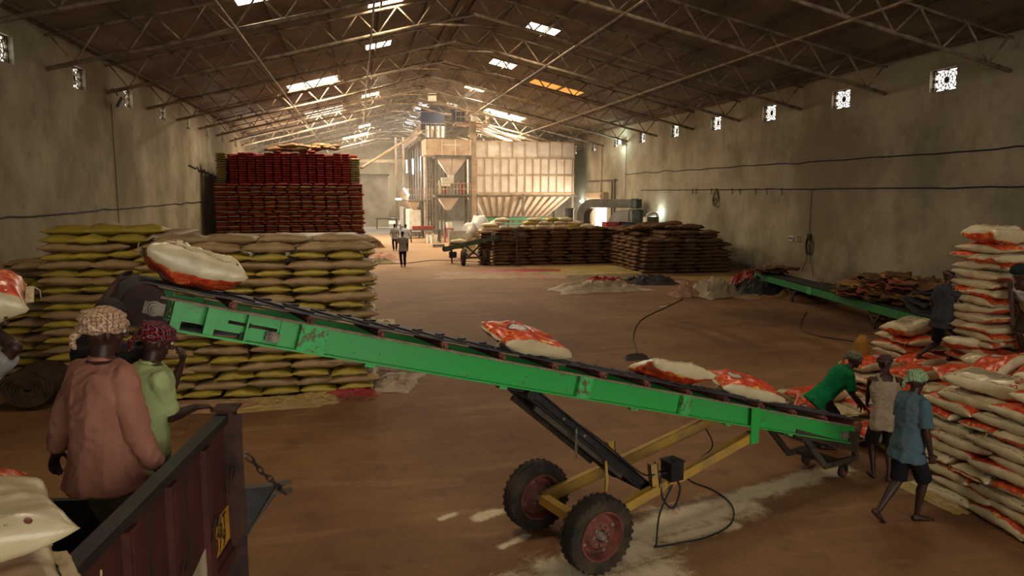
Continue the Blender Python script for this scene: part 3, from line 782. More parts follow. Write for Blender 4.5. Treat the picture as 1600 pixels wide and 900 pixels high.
# road wheels
AX = V(-.33, .944, 0).normalized()
WN = V(2.21, 6.62, .385); WF = V(1.85, 7.66, .385)
def wheel(c, sg):
    """c centre, AX axis, sg -1 outer side toward camera"""
    b = MB(); w = .095
    prof = [(-w * .8, .235), (-w * .95, .27), (-w, .33), (-w * .86, .372), (-w * .4, .384), (-w * .33, .372), (-w * .27, .385), (w * .27, .385), (w * .33, .372), (w * .4, .384), (w * .86, .372), (w, .33), (w * .95, .27), (w * .8, .235), (-w * .8, .235)]
    b.lathe(c, AX, prof, 48)
    a = AX.orthogonal().normalized(); q = AX.cross(a)
    for k in range(30):
        t = 2 * PI * k / 30; d = a * math.cos(t) + q * math.sin(t); tn = AX.cross(d)
        for s in (-1, 1):
            b.box(c + AX * s * w * .78 + d * .358, (.034, .03, .05), M=Matrix((AX * 1.0 + d * (-.35 * s), tn, d + AX * .35 * s)).transposed())
    ty = b.build('tyre', TYRE, conv, SM)
    r = MB()
    r.lathe(c, AX, [(-w * .7, .25), (-w * .98, .252), (-w * 1.0, .236), (-w * .8, .228), (-w * .5, .214), (-w * .15, .2), (-w * .2, .16), (-w * .5, .13), (-w * .55, .06), (w * .55, .06), (w * .5, .13), (w * .2, .16), (w * .15, .2), (w * .5, .214), (w * .8, .228), (w, .236), (w * .98, .252), (w * .7, .25)], 40, False)
    rm = r.build('rim', RIM, ty, SM)
    h = MB(); h.lathe(c, AX, [(-w * 1.15, .0), (-w * 1.15, .028), (-w * .95, .042), (-w * .3, .055), (w * .9, .055), (w * .9, 0)], 20)
    for k in range(8):
        t = 2 * PI * k / 8; d = a * math.cos(t) + q * math.sin(t)
        h.cyl(c + d * .092 - AX * w * .72, c + d * .092, .014, n=6)
    for k in range(4):
        t = 2 * PI * k / 4 + .4; d = a * math.cos(t) + q * math.sin(t)
        h.cyl(c + d * .182 - AX * w * .3, c + d * .182, .018, n=10)
    h.build('hub', DUSTSTEEL, ty, SM)
wheel(WN, -1); wheel(WF, 1)
f = MB(); f.bar(WN + AX * .12, WF - AX * .12, .1, .1); f.build('axle_beam', YELLOW, conv)
pn = C(6.33, -.02, 0) + V(0, 0, -.33); pf_ = C(6.33, WID + .02, 0) + V(0, 0, -.33)
an = WN + AX * .17 + V(.02, 0, 0); af = WF - AX * .12 + V(.0, 0, 0)
f = MB(); f.channel(an, pn, .07, .11, .012, side=-1); f.build('chassis_arm', YELLOW, conv)
f = MB(); f.channel(af, pf_, .07, .13, .012, side=-1); f.build('chassis_arm', YELLOW, conv)
# telescopic struts
q0 = an.lerp(pn, .36); q1 = af.lerp(pf_, .36)
f = MB(); f.bar(q0, q1, .08, .07); f.build('strut_crossbeam', BLACK, conv)
tn_ = C(3.35, .1, -.25); tf_ = C(3.35, WID - .12, -.25)
for (t0, q, off) in ((tn_, q0.lerp(q1, .12), 0), (tf_, q0.lerp(q1, .82), 0)):
    f = MB(); f.channel(t0, t0.lerp(q, 1.0), .07, .12, .012, side=1); f.bar(t0, t0.lerp(q, .55), .05, .05); f.build('strut', BLACK, conv)
    f = MB(); f.bar(t0.lerp(q, .08) + V(-.06, 0, -.07), t0.lerp(q, .8) + V(-.05, 0, -.06), .04, .05); f.build('sliding_bar', STEEL_D, conv)
    f = MB()
    for s in (.25, .42): f.cyl(t0.lerp(q, s) - _s * .045, t0.lerp(q, s) + _s * .05, .014)
    f.build('lock_pin', DUSTSTEEL, conv)
f = MB(); f.lathe(C(3.3, -.02, -.26), _s, [(0, .02), (0, .05), (WID + .04, .05), (WID + .04, .02)], 16); cbox(f, 3.05, 3.4, .06, .16, -.26, -.205); cbox(f, 3.05, 3.4, WID - .16, WID - .06, -.26, -.205); f.build('strut_pivot', BLACK, conv, SM)
for q, hgt in ((q0.lerp(q1, .02), .30), (q0.lerp(q1, .95), .34)):
    f = MB(); f.channel(q + V(.03, 0, .03), q + V(.0, 0, hgt), .08, .09, .01, up=(1, 0, 0)); f.build('rest_post', YELLOW, conv)
# chain and rope hanging from the strut
def chain(path, r, wire, m, name, parent=None, label=None, cat=None):
    b = MB(); path = [V(*p) for p in path]; seg = []; L = 0
    for p, q in zip(path, path[1:]):
        n = max(1, round((q - p).length / (r * 2.9)))
        for i in range(n): seg.append((p.lerp(q, i / n), p.lerp(q, (i + 1) / n)))
    for i, (p, q) in enumerate(seg):
        d = (q - p).normalized(); a = d.orthogonal().normalized()
        if i % 2: a = d.cross(a)
        c = (p + q) / 2; lp = []
        for k in range(13):
            t = 2 * PI * k / 12; lp.append(c + d * math.cos(t) * (q - p).length * .68 + a * math.sin(t) * r)
        b.tube(lp, wire, 6, False)
    o = b.build(name, m, parent, True)
    return tag(o, label, cat) if label else o
s0 = tn_.lerp(q0, .34) + V(0, -.06, 0)
chain([s0, s0 + V(-.0, 0, -.3)], .012, .004, DUSTSTEEL, 'hanging_chain', conv)
f = MB(); s1 = tn_.lerp(q0, .62) + V(-.04, -.02, -.05); f.tube([s1, s1 + V(.015, 0, -.2), s1 + V(-.0, 0, -.42)], [.014, .02, .016], 7); f.build('hanging_strap', YELLOW, conv, True)
# switch box with its cables
qb = an.lerp(pn, .47) + V(0, -.02, .13)
f = MB(); f.box(qb, (.17, .17, .2), rz=.32); f.box(qb + V(0, 0, .105), (.19, .19, .014), rz=.32); bx_ = f.build('switch_box', BLACK, conv)
f = MB(); f.cyl(qb + V(0, 0, .11), qb + V(0, 0, .14), .016); f.build('switch_knob', BLACK, bx_)
f = MB(); f.box(qb + V(.03, -.02, -.12), (.2, .06, .03), rz=.32); f.build('box_bracket', YELLOW, bx_)
def smooth_path(pts, n=8):
    pts = [V(*p) for p in pts]; out = []
    for i in range(len(pts) - 1):
        p0 = pts[max(0, i - 1)]; p1 = pts[i]; p2 = pts[i + 1]; p3 = pts[min(len(pts) - 1, i + 2)]
        for k in range(n):
            t = k / n
            out.append(.5 * ((2 * p1) + (p2 - p0) * t + (2 * p0 - 5 * p1 + 4 * p2 - p3) * t * t + (3 * p1 - p0 - 3 * p2 + p3) * t ** 3))
    return out + [pts[-1]]
WIRE = mat('black_cable', '1a1715', '2b241e', .6, 0, .3, 6, .1)
def cable(pts, r, label, parent=None, m=None, name='power_cable', n=8):
    o = MB().tube(smooth_path(pts, n), r, 8).build(name, m or WIRE, parent, True)
    if label: tag(o, label, 'cable')
    return o
zf = .012
cable([qb + V(-.08, -.03, -.02), qb + V(-.15, -.05, -.05), qb + V(-.13, -.08, -.28), qb + V(-.02, -.1, -.38), qb + V(.06, -.08, -.2), qb + V(.04, -.05, -.1)], .012, None, conv, name='looped_cable')
cable([qb + V(-.09, 0, .02), tn_.lerp(q0, .9) + V(0, -.05, .1), tn_.lerp(q0, .55) + V(0, 0, .09), tn_.lerp(q0, .3) + V(0, .05, .05)], .009, None, conv, name='strut_cable')
# cable lying in a loop on the floor, up to the tail of the loader
cable([tuple(qb + V(.0, -.05, -.12)), (3.02, 7.0, .35), (2.95, 6.9, .08), (2.97, 6.95, zf), (3.25, 6.98, zf), (3.6, 7.05, zf), (4.0, 7.3, zf), (4.25, 7.75, zf), (4.25, 8.2, zf), (4.1, 8.55, zf), (4.2, 8.9, zf), (4.6, 9.3, zf), (4.72, 9.2, .25), tuple(C(6.1, WID + .04, -.2))], .0105, 'black power cable looping over spilt flour from the conveyor switch box to its rail')

# ------------------------------------------------------------------ printed rice bags
def m_rice(name, flip=0):
    n = N(name); uv = n.tc.outputs['UV']
    u, v, _ = n.sep(uv)
    def inside(x, lo, hi, e=.01): return n.math('MULTIPLY', n.ramp(x, lo, lo + e), n.math('SUBTRACT', 1.0, n.ramp(x, hi - e, hi)))
    P = n.tc.outputs['Object']
    nz_ = n.noise(7, 4, .6, n.scaled(uv, (1.2, 1, 1)))
    vv = n.math('ADD', v, n.math('MULTIPLY', n.math('SUBTRACT', nz_, .5), .05))
    cream = n.mix(n.ramp(n.noise(4, 4), .3, .7), 'c8bb96', 'b8a882')
    # front face: red panel with orange flames and yellow medallions
    flame = n.noise(5, 5, .6, n.scaled(uv, (1.6, 2.2, 1)), 1.0)
    red = n.mix(n.ramp(flame, .45, .62), 'b5331c', 'd9602c')
    red = n.mix(n.ramp(n.noise(6, 3, .5, n.scaled(uv, (1, 1.6, 1), (3, 1, 0)), 1.5), .62, .67), red, 'd6a83a')
    red = n.mix(n.ramp(n.noise(9, 3, .5, n.scaled(uv, (1, 1.4, 1), (7, 2, 0)), 2), .68, .7), red, 'e4d3b0')
    dx = n.math('SUBTRACT', u, .7); dy = n.math('MULTIPLY', n.math('SUBTRACT', v, .5), .8)
    d2 = n.math('SQRT', n.math('ADD', n.math('MULTIPLY', dx, dx), n.math('MULTIPLY', dy, dy)))
    red = n.mix(n.math('SUBTRACT', 1.0, n.ramp(d2, .12, .13)), red, '3c3434')
    red = n.mix(n.math('SUBTRACT', 1.0, n.ramp(d2, .095, .105)), red, 'b9a89a')
    front = inside(vv, .07, .93)
    col = n.mix(front, cream, red)
    # back face: red bands on the long edges, grey panel of small print
    vb = n.math('SUBTRACT', vv, 2.0)
    isb = n.math('GREATER_THAN', v, 1.5)
    band = n.math('SUBTRACT', 1.0, inside(vb, .13, .87))
    back = n.mix(n.math('MULTIPLY', band, 0.0), cream, 'a82c1e')
    pan = n.math('MULTIPLY', inside(u, .16, .62), inside(vb, .26, .74))
    lines = n.math('GREATER_THAN', n.wave(13, 'X', uv), .5)
    words = n.math('GREATER_THAN', n.noise(40, 1, .5, n.scaled(uv, (.15, 1.5, 1))), .42)
    txt = n.math('MULTIPLY', pan, n.math('MULTIPLY', lines, words))
    back = n.mix(n.math('MULTIPLY', pan, .35), back, '8d8670')
    back = n.mix(n.math('MULTIPLY', txt, .75), back, '3b372c')
    col = n.mix(isb, col, back)
    # a strip of tiny print and seals along each side
    for lo in (2.06, 2.915):
        st = n.math('MULTIPLY', inside(v, lo, lo + .022, .004), inside(u, .2, .8))
        wd = n.math('GREATER_THAN', n.noise(60, 1, .5, n.scaled(uv, (1.6, .3, 1), (lo, 0, 0))), .46)
        col = n.mix(n.math('MULTIPLY', n.math('MULTIPLY', st, wd), .85), col, '37322a')
        for uc in (.13, .86):
            ex_ = n.math('MULTIPLY', n.math('SUBTRACT', u, uc), 1.7); ey = n.math('SUBTRACT', v, lo + .01)
            dd = n.math('SQRT', n.math('ADD', n.math('MULTIPLY', ex_, ex_), n.math('MULTIPLY', ey, ey)))
            col = n.mix(n.math('SUBTRACT', 1.0, n.ramp(dd, .022, .027)), col, '6a2a20')
    col = n.mix(n.math('MULTIPLY', n.ramp(n.noise(2.5, 5), .5, .75), .3), col, '7a6040')
    n.bump(n.math('ADD', n.math('MULTIPLY', n.noise(6, 5, .6), .9), n.math('MULTIPLY', n.noise(26, 3), .35)), .35, .02)
    return n.out(col, .3, 0, .5)
RICE = m_rice('printed_rice_bag')
PRINT_R = mat('red_print', '9a2a20', None, .4, 0, .4, bump=0); PRINT_K = mat('black_print', '1e1c18', None, .4, 0, .4, bump=0)
NEARBAG = sack_mesh('rice_bag', .86, .52, .21, 44, 30, 231, RICE, .007, lump=.02, ex=3.8, ear=.05, ends=.01)[0]
RB = []; RP = []
for i in range(5):
    me, Pf = sack_mesh('rice_bag', .86, .52, .235, 26, 18, 200 + i, RICE, .016, lump=.03, ex=3.6, ear=.055, bend=-.03 if i == 3 else 0, ends=.03)
    RB.append(me); RP.append(Pf)
TIE = mat('cream_stitched_flap', 'c4b28c', 'a08c68', .6, 0, .3, 10, .3)
FLAP = None
def flap_mesh():
    b = MB(); n = 24; vs = []; fs = []
    for j in range(3):
        for i in range(n + 1):
            v = -1 + 2 * i / n
            for s in (.003, -.003):
                vs.append(V(.412 + .022 * j + .006 * noise.noise(V(v * 4, 3, j)), v * (.2 - .012 * j), .012 * j * noise.noise(V(v * 1.6, j * .4, 1)) + .004 * math.sin(v * 7 + j * .5) + s))
    w = (n + 1) * 2
    for j in range(2):
        for i in range(n):
            for s in (0, 1):
                q = [j * w + i * 2 + s, j * w + (i + 1) * 2 + s, (j + 1) * w + (i + 1) * 2 + s, (j + 1) * w + i * 2 + s]
                fs.append(q if s == 0 else q[::-1])
    for i in range(n): fs.append([2 * w + i * 2, 2 * w + (i + 1) * 2, 2 * w + (i + 1) * 2 + 1, 2 * w + i * 2 + 1])
    b.add(vs, fs)
    b.tube([V(.46, .19, 0), V(.485, .2, -.02), V(.49, .19, -.07)], .004, 5)
    me = b.mesh('flap'); me.materials.append(TIE); me.polygons.foreach_set('use_smooth', [True] * len(me.polygons)); return me
FLAP = flap_mesh()
def text_on(Pf, s, body, uc, vc, size, m, rot=0):
    cu = bpy.data.curves.new('txt', 'FONT'); cu.body = body; cu.size = size; cu.align_x = 'CENTER'; cu.align_y = 'CENTER'; cu.resolution_u = 2
    o = bpy.data.objects.new('txt', cu); COL.objects.link(o)
    bpy.context.view_layer.update()
    me = bpy.data.meshes.new_from_object(o.evaluated_get(bpy.context.evaluated_depsgraph_get()))
    bpy.data.objects.remove(o)
    import bmesh
    bm = bmesh.new(); bm.from_mesh(me); bmesh.ops.triangulate(bm, faces=bm.faces); bmesh.ops.subdivide_edges(bm, edges=[e for e in bm.edges if e.calc_length() > size * .35], cuts=2)
    for v in bm.verts:
        x, y = v.co.x, v.co.y
        if rot: x, y = x * math.cos(rot) - y * math.sin(rot), x * math.sin(rot) + y * math.cos(rot)
        if s < 0: y = -y
        u = uc + x / .43; w = vc + y / .26
        p = Pf(u, w, s); e = .002
        nrm = (Pf(u + e, w, s) - p).cross(Pf(u, w + e, s) - p); nrm.normalize()
        if nrm.z * s < 0: nrm = -nrm
        v.co = p + nrm * .004
    bm.to_mesh(me); bm.free(); me.materials.clear(); me.materials.append(m); return me
TXT = []
for i in range(5):
    if i in (0, 1, 2, 3):
        TXT.append([('printed_name', text_on(RP[i], -1, 'Selectory', .52, 0, .125, PRINT_R, PI / 2)), ('printed_lines', text_on(RP[i], -1, 'NET WEIGHT\nGRAIN NATION', .28, 0, .045, PRINT_K, PI / 2))])
    else: TXT.append([])
RGRP = 'printed rice bags'
def rice(loc, i, up, rz, label, rx=0, ry=0, flap=True, text=False, group=RGRP, M=None, sc=1):
    """up=True: red face up; False: white face with panel up"""
    o = put('rice_bag', RB[i % 5], loc, 0, label, 'bag', group)
    R = Matrix.Rotation(rz, 4, 'Z') @ Matrix.Rotation(ry, 4, 'Y') @ Matrix.Rotation(rx + (0 if up else PI), 4, 'X')
    if M is not None: R = M.to_4x4() @ Matrix.Rotation(0 if up else PI, 4, 'X')
    o.rotation_euler = R.to_euler('XYZ')
    if flap:
        f = bpy.data.objects.new('stitched_flap', FLAP); COL.objects.link(f); f.parent = o
    if text:
        for nm, me in TXT[i % 5]:
            f = bpy.data.objects.new(nm, me); COL.objects.link(f); f.parent = o
    return o
# bags riding the belt
def belt_M(yaw): return M3 @ Matrix.Rotation(yaw, 3, 'Z')
aa = lambda X: (X + 1.39) / .9455 * 1.0393
rice(C(aa(1.62), .3, .205), 0, True, PI, 'rice bag riding high on the belt, red face up, above the tyres', M=belt_M(PI + .12) @ Matrix.Rotation(-.22, 3, 'X'))
rice(C(aa(3.42), .3, .2), 1, False, 0, 'rice bag riding the belt white side up with a red lower edge', M=belt_M(-.15) @ Matrix.Rotation(-.3, 3, 'X'))
rice(C(aa(4.52), .3, .2), 2, True, 0, 'orange printed rice bag on the belt, slumped and nearest the loading men', M=belt_M(PI - .3) @ Matrix.Rotation(-.25, 3, 'X'))
lb = rice(C(.22, .28, .25), 0, False, 0, 'large white rice bag being dragged off the conveyor head into the truck', M=M3 @ Matrix.Rotation(PI - .1, 3, 'Z') @ Matrix.Rotation(-.06, 3, 'Y') @ Matrix.Rotation(.2, 3, 'X'), text=True)
lb.scale = (.84, .95, 1.3)

# ------------------------------------------------------------------ truck bed
TRK = math.atan2(-.118, .993)
def T(lx, ly, z): return V(-.86, 4.82, 0) + V(.993, -.118, 0) * lx + V(.118, .993, 0) * ly + V(0, 0, z)
MAROON = mat('faded_maroon_truck_paint', '4e2720', '3c201b', .6, 0, .3, 3, .15)
TRIM_K = mat('dark_rub_rail', '2b2724', '1f1c1a', .5, .1, .35, 5, .1)
truck = thing('truck_bed', (-1.9, 2.6, 0), 'maroon steel truck bed with ribbed side, where the workers stand', 'truck')
def tbox(b, x0, x1, y0, y1, z0, z1): return b.box(T((x0 + x1) / 2, (y0 + y1) / 2, (z0 + z1) / 2), (abs(x1 - x0), abs(y1 - y0), abs(z1 - z0)), rz=TRK)
b = MB(); tbox(b, -.03, 0, -4.6, -.02, 1.42, 2.27)
sp = b.build('side_panel', MAROON, truck)
for y in (-.42, -.95, -1.45, -2.0, -2.7, -3.4):
    r = MB(); tbox(r, 0, .035, y - .05, y + .05, 1.43, 2.24); r.bar(T(.02, y, 1.5), T(.02, y, 2.2), .04, .03, (1, 0, 0)); r.build('panel_rib', MAROON, sp)
for y in (-.72, -1.22): 
    r = MB(); tbox(r, 0, .006, y - .006, y + .006, 1.43, 2.24); r.build('panel_seam', TRIM_K, sp)
for y in (-.07, -.42, -.95, -1.5):
    r = MB(); z = 1.95 if y == -.07 else 1.8
    r.tube([T(.045, y - .04, z - .12), T(.06, y - .04, z), T(.06, y, z + .03), T(.06, y + .04, z), T(.045, y + .04, z - .05)], .007, 6); r.build('rope_hook', RUST, sp, True)
r = MB(); tbox(r, -.05, .03, -4.6, 0, 2.26, 2.31); r.build('top_rail', TRIM_K, truck)
r = MB(); tbox(r, .0, .012, -.3, .0, 1.43, 1.48)
tbox(r, -.02, .03, -4.6, .02, 1.36, 1.43); r.build('lower_rail', MAROON, truck)
r = MB(); tbox(r, -.05, .05, .02, .12, 1.0, 2.33); r.bar(T(.05, .03, 1.02), T(.05, .03, 2.3), .01, .1, (1, 0, 0)); r.box(T(0, .07, 2.335), (.15, .16, .012), rz=TRK); post = r.build('corner_post', RUST, truck)
r = MB()
for z in (1.5, 1.62, 2.0): r.cyl(T(.05, .07, z), T(.065, .07, z), .012)
r.bar(T(.0, .06, 2.02), T(.11, .06, 2.02), .03, .012); r.build('post_bolts', DUSTSTEEL, post)
# registration plate
PLATE = mat('mustard_number_plate', 'c08a2a', 'a87824', .6, 0, .3, 5, .1)
r = MB(); tbox(r, .0, .006, -.385, -.01, 1.5, 1.72)
r.v = [v for v in r.v]; pl = r.build('number_plate', PLATE, truck)
def flat_text(body, origin, xdir, ydir, size, m, name, parent, sx=1, lw=None, align='CENTER'):
    cu = bpy.data.curves.new('txt', 'FONT'); cu.body = body; cu.size = size; cu.align_x = align; cu.align_y = 'CENTER'; cu.resolution_u = 3
    if lw: cu.offset = lw
    o = bpy.data.objects.new('txt', cu); COL.objects.link(o); bpy.context.view_layer.update()
    me = bpy.data.meshes.new_from_object(o.evaluated_get(bpy.context.evaluated_depsgraph_get())); bpy.data.objects.remove(o)
    w = wloc(parent) if parent else V(0, 0, 0)
    for v in me.vertices: v.co = V(*origin) + V(*xdir) * v.co.x * sx + V(*ydir) * v.co.y - w
    me.materials.clear(); me.materials.append(m)
    o = bpy.data.objects.new(name, me); COL.objects.link(o); o.parent = parent
    return o
TD = V(.118, .993, 0)
flat_text('P26T', T(.009, -.21, 1.665), TD, (0, 0, 1), .13, PRINT_K, 'plate_number', pl, .95, .002)
flat_text('979', T(.009, -.21, 1.56), TD, (0, 0, 1), .15, PRINT_K, 'plate_number', pl, 1.0, .002)
WHT = mat('grubby_white_paint', 'b5a68c', '8c7c64', .7, 0, .2, 6, .1)
r = MB(); r.prism([T(.003, -1.0, 1.43), T(.003, -.46, 1.43), T(.003, -.46, 1.66), T(.003, -.75, 1.60)], V(.004, 0, 0)); r.build('white_painted_patch', WHT, sp)
# far board and bed floor
r = MB(); tbox(r, -2.3, 0, -4.6, .02, 1.3, 1.38); r.build('bed_floor', STEEL_D, truck)
r = MB(); tbox(r, -2.3, -.06, .0, .05, 1.38, 1.78)
for x in (-2.2, -1.7, -1.2, -.7): tbox(r, x, x + .05, -.03, 0, 1.38, 1.78)
r.build('end_board', TRIM_K, truck)
r = MB(); tbox(r, -2.36, -2.3, -4.6, .05, 1.3, 2.1); r.build('side_panel', MAROON, truck)
r = MB()
for x in (-.5, -1.8): tbox(r, x - .05, x + .05, -4.6, .3, 1.05, 1.28)
for y in (-.2, -1.4, -2.6, -3.8): tbox(r, -2.3, -.05, y, y + .08, 1.25, 1.32)
tbox(r, -.08, .0, .1, .16, .75, 1.36); tbox(r, -.3, .0, .02, .1, .72, .78); r.build('chassis', STEEL_D, truck)
for x in (-.25, -2.0):
    c = T(x, -1.6, .5); r = MB(); ax_ = V(.993, -.118, 0)
    r.lathe(c - ax_ * .12, ax_, [(0, .28), (0, .45), (.03, .5), (.21, .5), (.24, .45), (.24, .28), (0, .28)], 32); w_ = r.build('tyre', TYRE, truck, SM)
    r = MB(); r.lathe(c - ax_ * .08, ax_, [(0, .05), (0, .29), (.16, .29), (.16, .05)], 24); r.cyl(c, c + V(0, 0, .62), .07); r.build('rim', RIM, w_, SM)
# hanging tail flap and its chain
r = MB(); f0 = T(.06, .1, 1.78); r.prism([f0, f0 + V(.27, .05, -.01), f0 + V(.19, .04, -.1), f0 + V(.02, 0, -.32)], V(-.004, .02, .0)); fl = r.build('tail_flap', TRIM_K, truck)
r = MB(); r.bar(f0 + V(0, 0, .01), f0 + V(.31, .06, 0), .025, .02); r.bar(f0 + V(.18, .05, -.06), f0 + V(.31, .07, -.06), .03, .03); r.bar(f0 + V(.22, .03, -.01), f0 + V(.01, 0, -.34), .02, .012); r.build('flap_frame', STEEL_D, fl)
c0 = T(.11, .06, 2.02)
chain([c0, c0 + V(.04, .02, -.05), c0 + V(.09, .04, -.14), c0 + V(.15, .05, -.2), c0 + V(.2, .05, -.27), c0 + V(.23, .05, -.3)], .016, .006, RUST, 'tail_chain', truck)
chain([T(.0, .13, 2.28), T(.03, .14, 2.1), T(.06, .13, 2.03)], .01, .0035, RUST, 'tail_chain', truck)
# bags stacked on the bed beside the camera
def trice(lx, ly, z, i, up, yaw, label, **k): return rice(T(lx, ly, z), i, up, TRK + yaw, label, **k)
n_ = 0
for j in range(5):
    z = 1.38 + .1 + .2 * j
    for (lx, ly) in ((-.52, -2.48), (-.52, -3.05), (-1.42, -2.45), (-1.42, -3.0)):
        n_ += 1
        trice(lx - .05 * (j % 2), ly, z, n_, j % 2 == 0, .05 * ((n_ % 3) - 1), 'rice bag low on the truck bed, %s course, %s %s' % (ORD[j], 'against the panel' if lx > -1 else 'further inside', 'at the back' if ly > -2.6 else 'in front'), group='rice bags on the truck bed')
b3 = rice((-1.32, 2.30, 2.48), 0, False, .5, 'plain white rice bag with a torn flap, overhanging the truck panel, lowest of three', flap=True, group='rice bags on the truck bed')
b2 = rice((-1.36, 2.40, 2.68), 2, False, .52, 'plump white rice bag in the middle of the three on the truck bed', flap=False, group='rice bags on the truck bed')
b1 = rice((-1.70, 3.02, 2.5), 4, True, .45, 'rice bag with red top and dark printed side, topmost beside the workers', flap=False, group='rice bags on the truck bed')
for j in range(5): trice(-.62, -1.9, 1.48 + .2 * j, j, False, .03 * j, 'rice bag under the red topped one beside the workers, %s course' % ORD[j], group='rice bags on the truck bed')
for q_ in (b1, b2, b3): q_.data = NEARBAG
CARD = mat('brown_cardboard', '7a5a3c', '5e4530', .85, 0, .1, 4, .2)
# ------------------------------------------------------------------ grain mill at the back
PALE = mat('dusty_pale_sheet_steel', 'e2d8cc', 'ccbdae', .55, .1, .35, 1.2, .12, 3, .03)
PALE_D = mat('tan_sheet_steel', 'b89f82', '9a8268', .6, .1, .3, 1.5, .1)
COLM = mat('dusty_grey_column', '6f675c', '4f483e', .6, .15, .3, 3, .1)
GREY = mat('grey_duct_sheet', '6d6a62', '55524b', .45, .35, .4, 1.2, .08)
GREENP = mat('mill_green_paint', '2f8a55', '3a7a50', .5, 0, .4, 3, .1)
WHITEP = mat('off_white_paint', 'cfc8b8', 'b4ab98', .6, 0, .3, 3, .1)
REDP = mat('red_paint', '9c2420', '741c18', .5, 0, .4, 4, .1)
NAVY = mat('dark_blue_steel', '1e2a44', '161d2e', .5, .1, .4, 3, .1)
# big storage bin
bn = thing('storage_bin', (12.97, 60.5, 0), 'huge pale panelled steel bin with a ribbed sloping bottom, beside the right wall', 'bin')
x0, x1, ya, yb = 8.98, 16.96, 58.0, 64.0
MB().box(((x0 + x1) / 2, (ya + yb) / 2, 5.53), (x1 - x0, yb - ya, 4.06)).build('bin_body', PALE, bn)
b = MB()
hz = [(x0 + .05, ya, 3.42), (x1 - .05, ya, 3.42), (x1 - .05, yb, 3.42), (x0 + .05, yb, 3.42)]
lz = [(10.0, ya + 1.7, 1.7), (15.2, ya + 1.7, 1.7), (15.2, yb - 1.7, 1.7), (10.0, yb - 1.7, 1.7)]
b.add(hz + lz, [(0, 1, 5, 4), (1, 2, 6, 5), (2, 3, 7, 6), (3, 0, 4, 7), (4, 5, 6, 7)]); b.build('hopper_bottom', PALE, bn)
for z in (3.5, 4.94, 6.27, 7.54): 
    MB().box(((x0 + x1) / 2, ya - .04, z), (x1 - x0 + .1, .08, .1 if z > 3.6 else .22)).build('bin_girt', PALE_D, bn)
for k in range(13):
    x = x0 + .14 + (x1 - x0 - .28) * k / 12
    MB().box((x, ya - .035, 4.9), (.055, .07, 2.7)).build('bin_rib', PALE_D, bn)
for k in range(9):
    x = x0 + (x1 - x0) * k / 8
    MB().box((x, ya - .035, 6.9), (.055, .07, 1.25)).build('bin_rib', PALE_D, bn)
for k in range(12):
    t = (k + .5) / 12; p0 = V(x0 + .2 + (x1 - x0 - .4) * t, ya - .03, 3.38); p1 = V(10.05 + 5.1 * t, ya + 1.66, 1.72)
    MB().bar(p0, p1, .16, .12, (0, -1, .8)).build('hopper_rib', PALE_D, bn)
for x in (9.05, 12.8, 16.85):
    for y in (ya, yb): MB().bar((x, y, 0), (x, y, 3.5), .18, .18, (0, 1, 0)).build('leg', COLM, bn)
MB().bar((8.9, ya - .05, 3.33), (17.3, ya - .05, 3.33), .2, .12).build('base_beam', COLM, bn)
for z, w in ((1.55, .16), (1.2, .1), (.85, .1)):
    g = MB(); g.bar((9.0, ya - .1, z), (16.6, ya - .1, z), .1, w)
    if z == 1.55:
        for k in range(8): g.bar((9.3 + k, ya - .1, 0), (9.3 + k, ya - .1, 1.5), .06, .06, (0, 1, 0))
    g.build('green_rail', GREENP, bn)
# hopper tower in front
tw = thing('hopper_tower', (7.0, 57.2, 0), 'steel frame tower holding a tan tank over a pale cone hopper', 'hopper tower')
for x in (5.8, 8.3):
    for y in (56.0, 58.5): MB().bar((x, y, 0), (x, y, 6.3), .2, .24, (0, 1, 0)).build('column', COLM, tw)
for z in (6.25, 3.35): 
    f = MB()
    for y in (56.0, 58.5): f.bar((5.7, y, z), (8.4, y, z), .14, .2)
    for x in (5.8, 8.3): f.bar((x, 56, z), (x, 58.5, z), .14, .2)
    f.build('ring_beam', COLM, tw)
t_ = MB(); t_.box((6.65, 57.4, 6.94), (3.4, 3.0, 1.16)); tk = t_.build('tank', PALE_D, tw)
for x in (5.0, 6.2, 7.2, 8.33): MB().box((x, 55.88, 6.94), (.05, .05, 1.16)).build('tank_rib', PALE, tk)
for y in (56.4, 57.2, 58.0): MB().box((4.93, y, 6.94), (.05, .09, 1.16)).build('tank_rib', PALE, tk)
MB().box((6.9, 55.88, 7.1), (1.3, .05, .05)).build('tank_rib', PALE, tk)
def cone(b, cx, cy, z1, w1, z0, w0):
    p = [(cx - w1, cy - w1, z1), (cx + w1, cy - w1, z1), (cx + w1, cy + w1, z1), (cx - w1, cy + w1, z1)]
    q = [(cx - w0, cy - w0, z0), (cx + w0, cy - w0, z0), (cx + w0, cy + w0, z0), (cx - w0, cy + w0, z0)]
    b.add(p + q, [(0, 1, 5, 4), (1, 2, 6, 5), (2, 3, 7, 6), (3, 0, 4, 7), (3, 2, 1, 0), (4, 5, 6, 7)])
b = MB(); cone(b, 6.98, 57.1, 6.15, 1.05, 4.95, .24); cn = b.build('cone_hopper', PALE, tw)
for dx in (-1.05, 0, 1.05): MB().bar((6.98 + dx, 57.1 - 1.08, 6.13), (6.98 + dx * .24, 57.1 - .27, 4.97), .06, .05).build('cone_rib', PALE_D, cn)
b = MB(); cone(b, 6.98, 57.1, 4.95, .22, 4.3, .2); b.build('chute', PALE, tw)
b = MB(); cone(b, 6.6, 57.0, 4.75, .35, 4.1, .3); b.build('sieve_box', WHITEP, tw)
b = MB(); cone(b, 6.75, 57.2, 3.2, .75, 2.3, .18); b.build('lower_cone', PALE, tw)
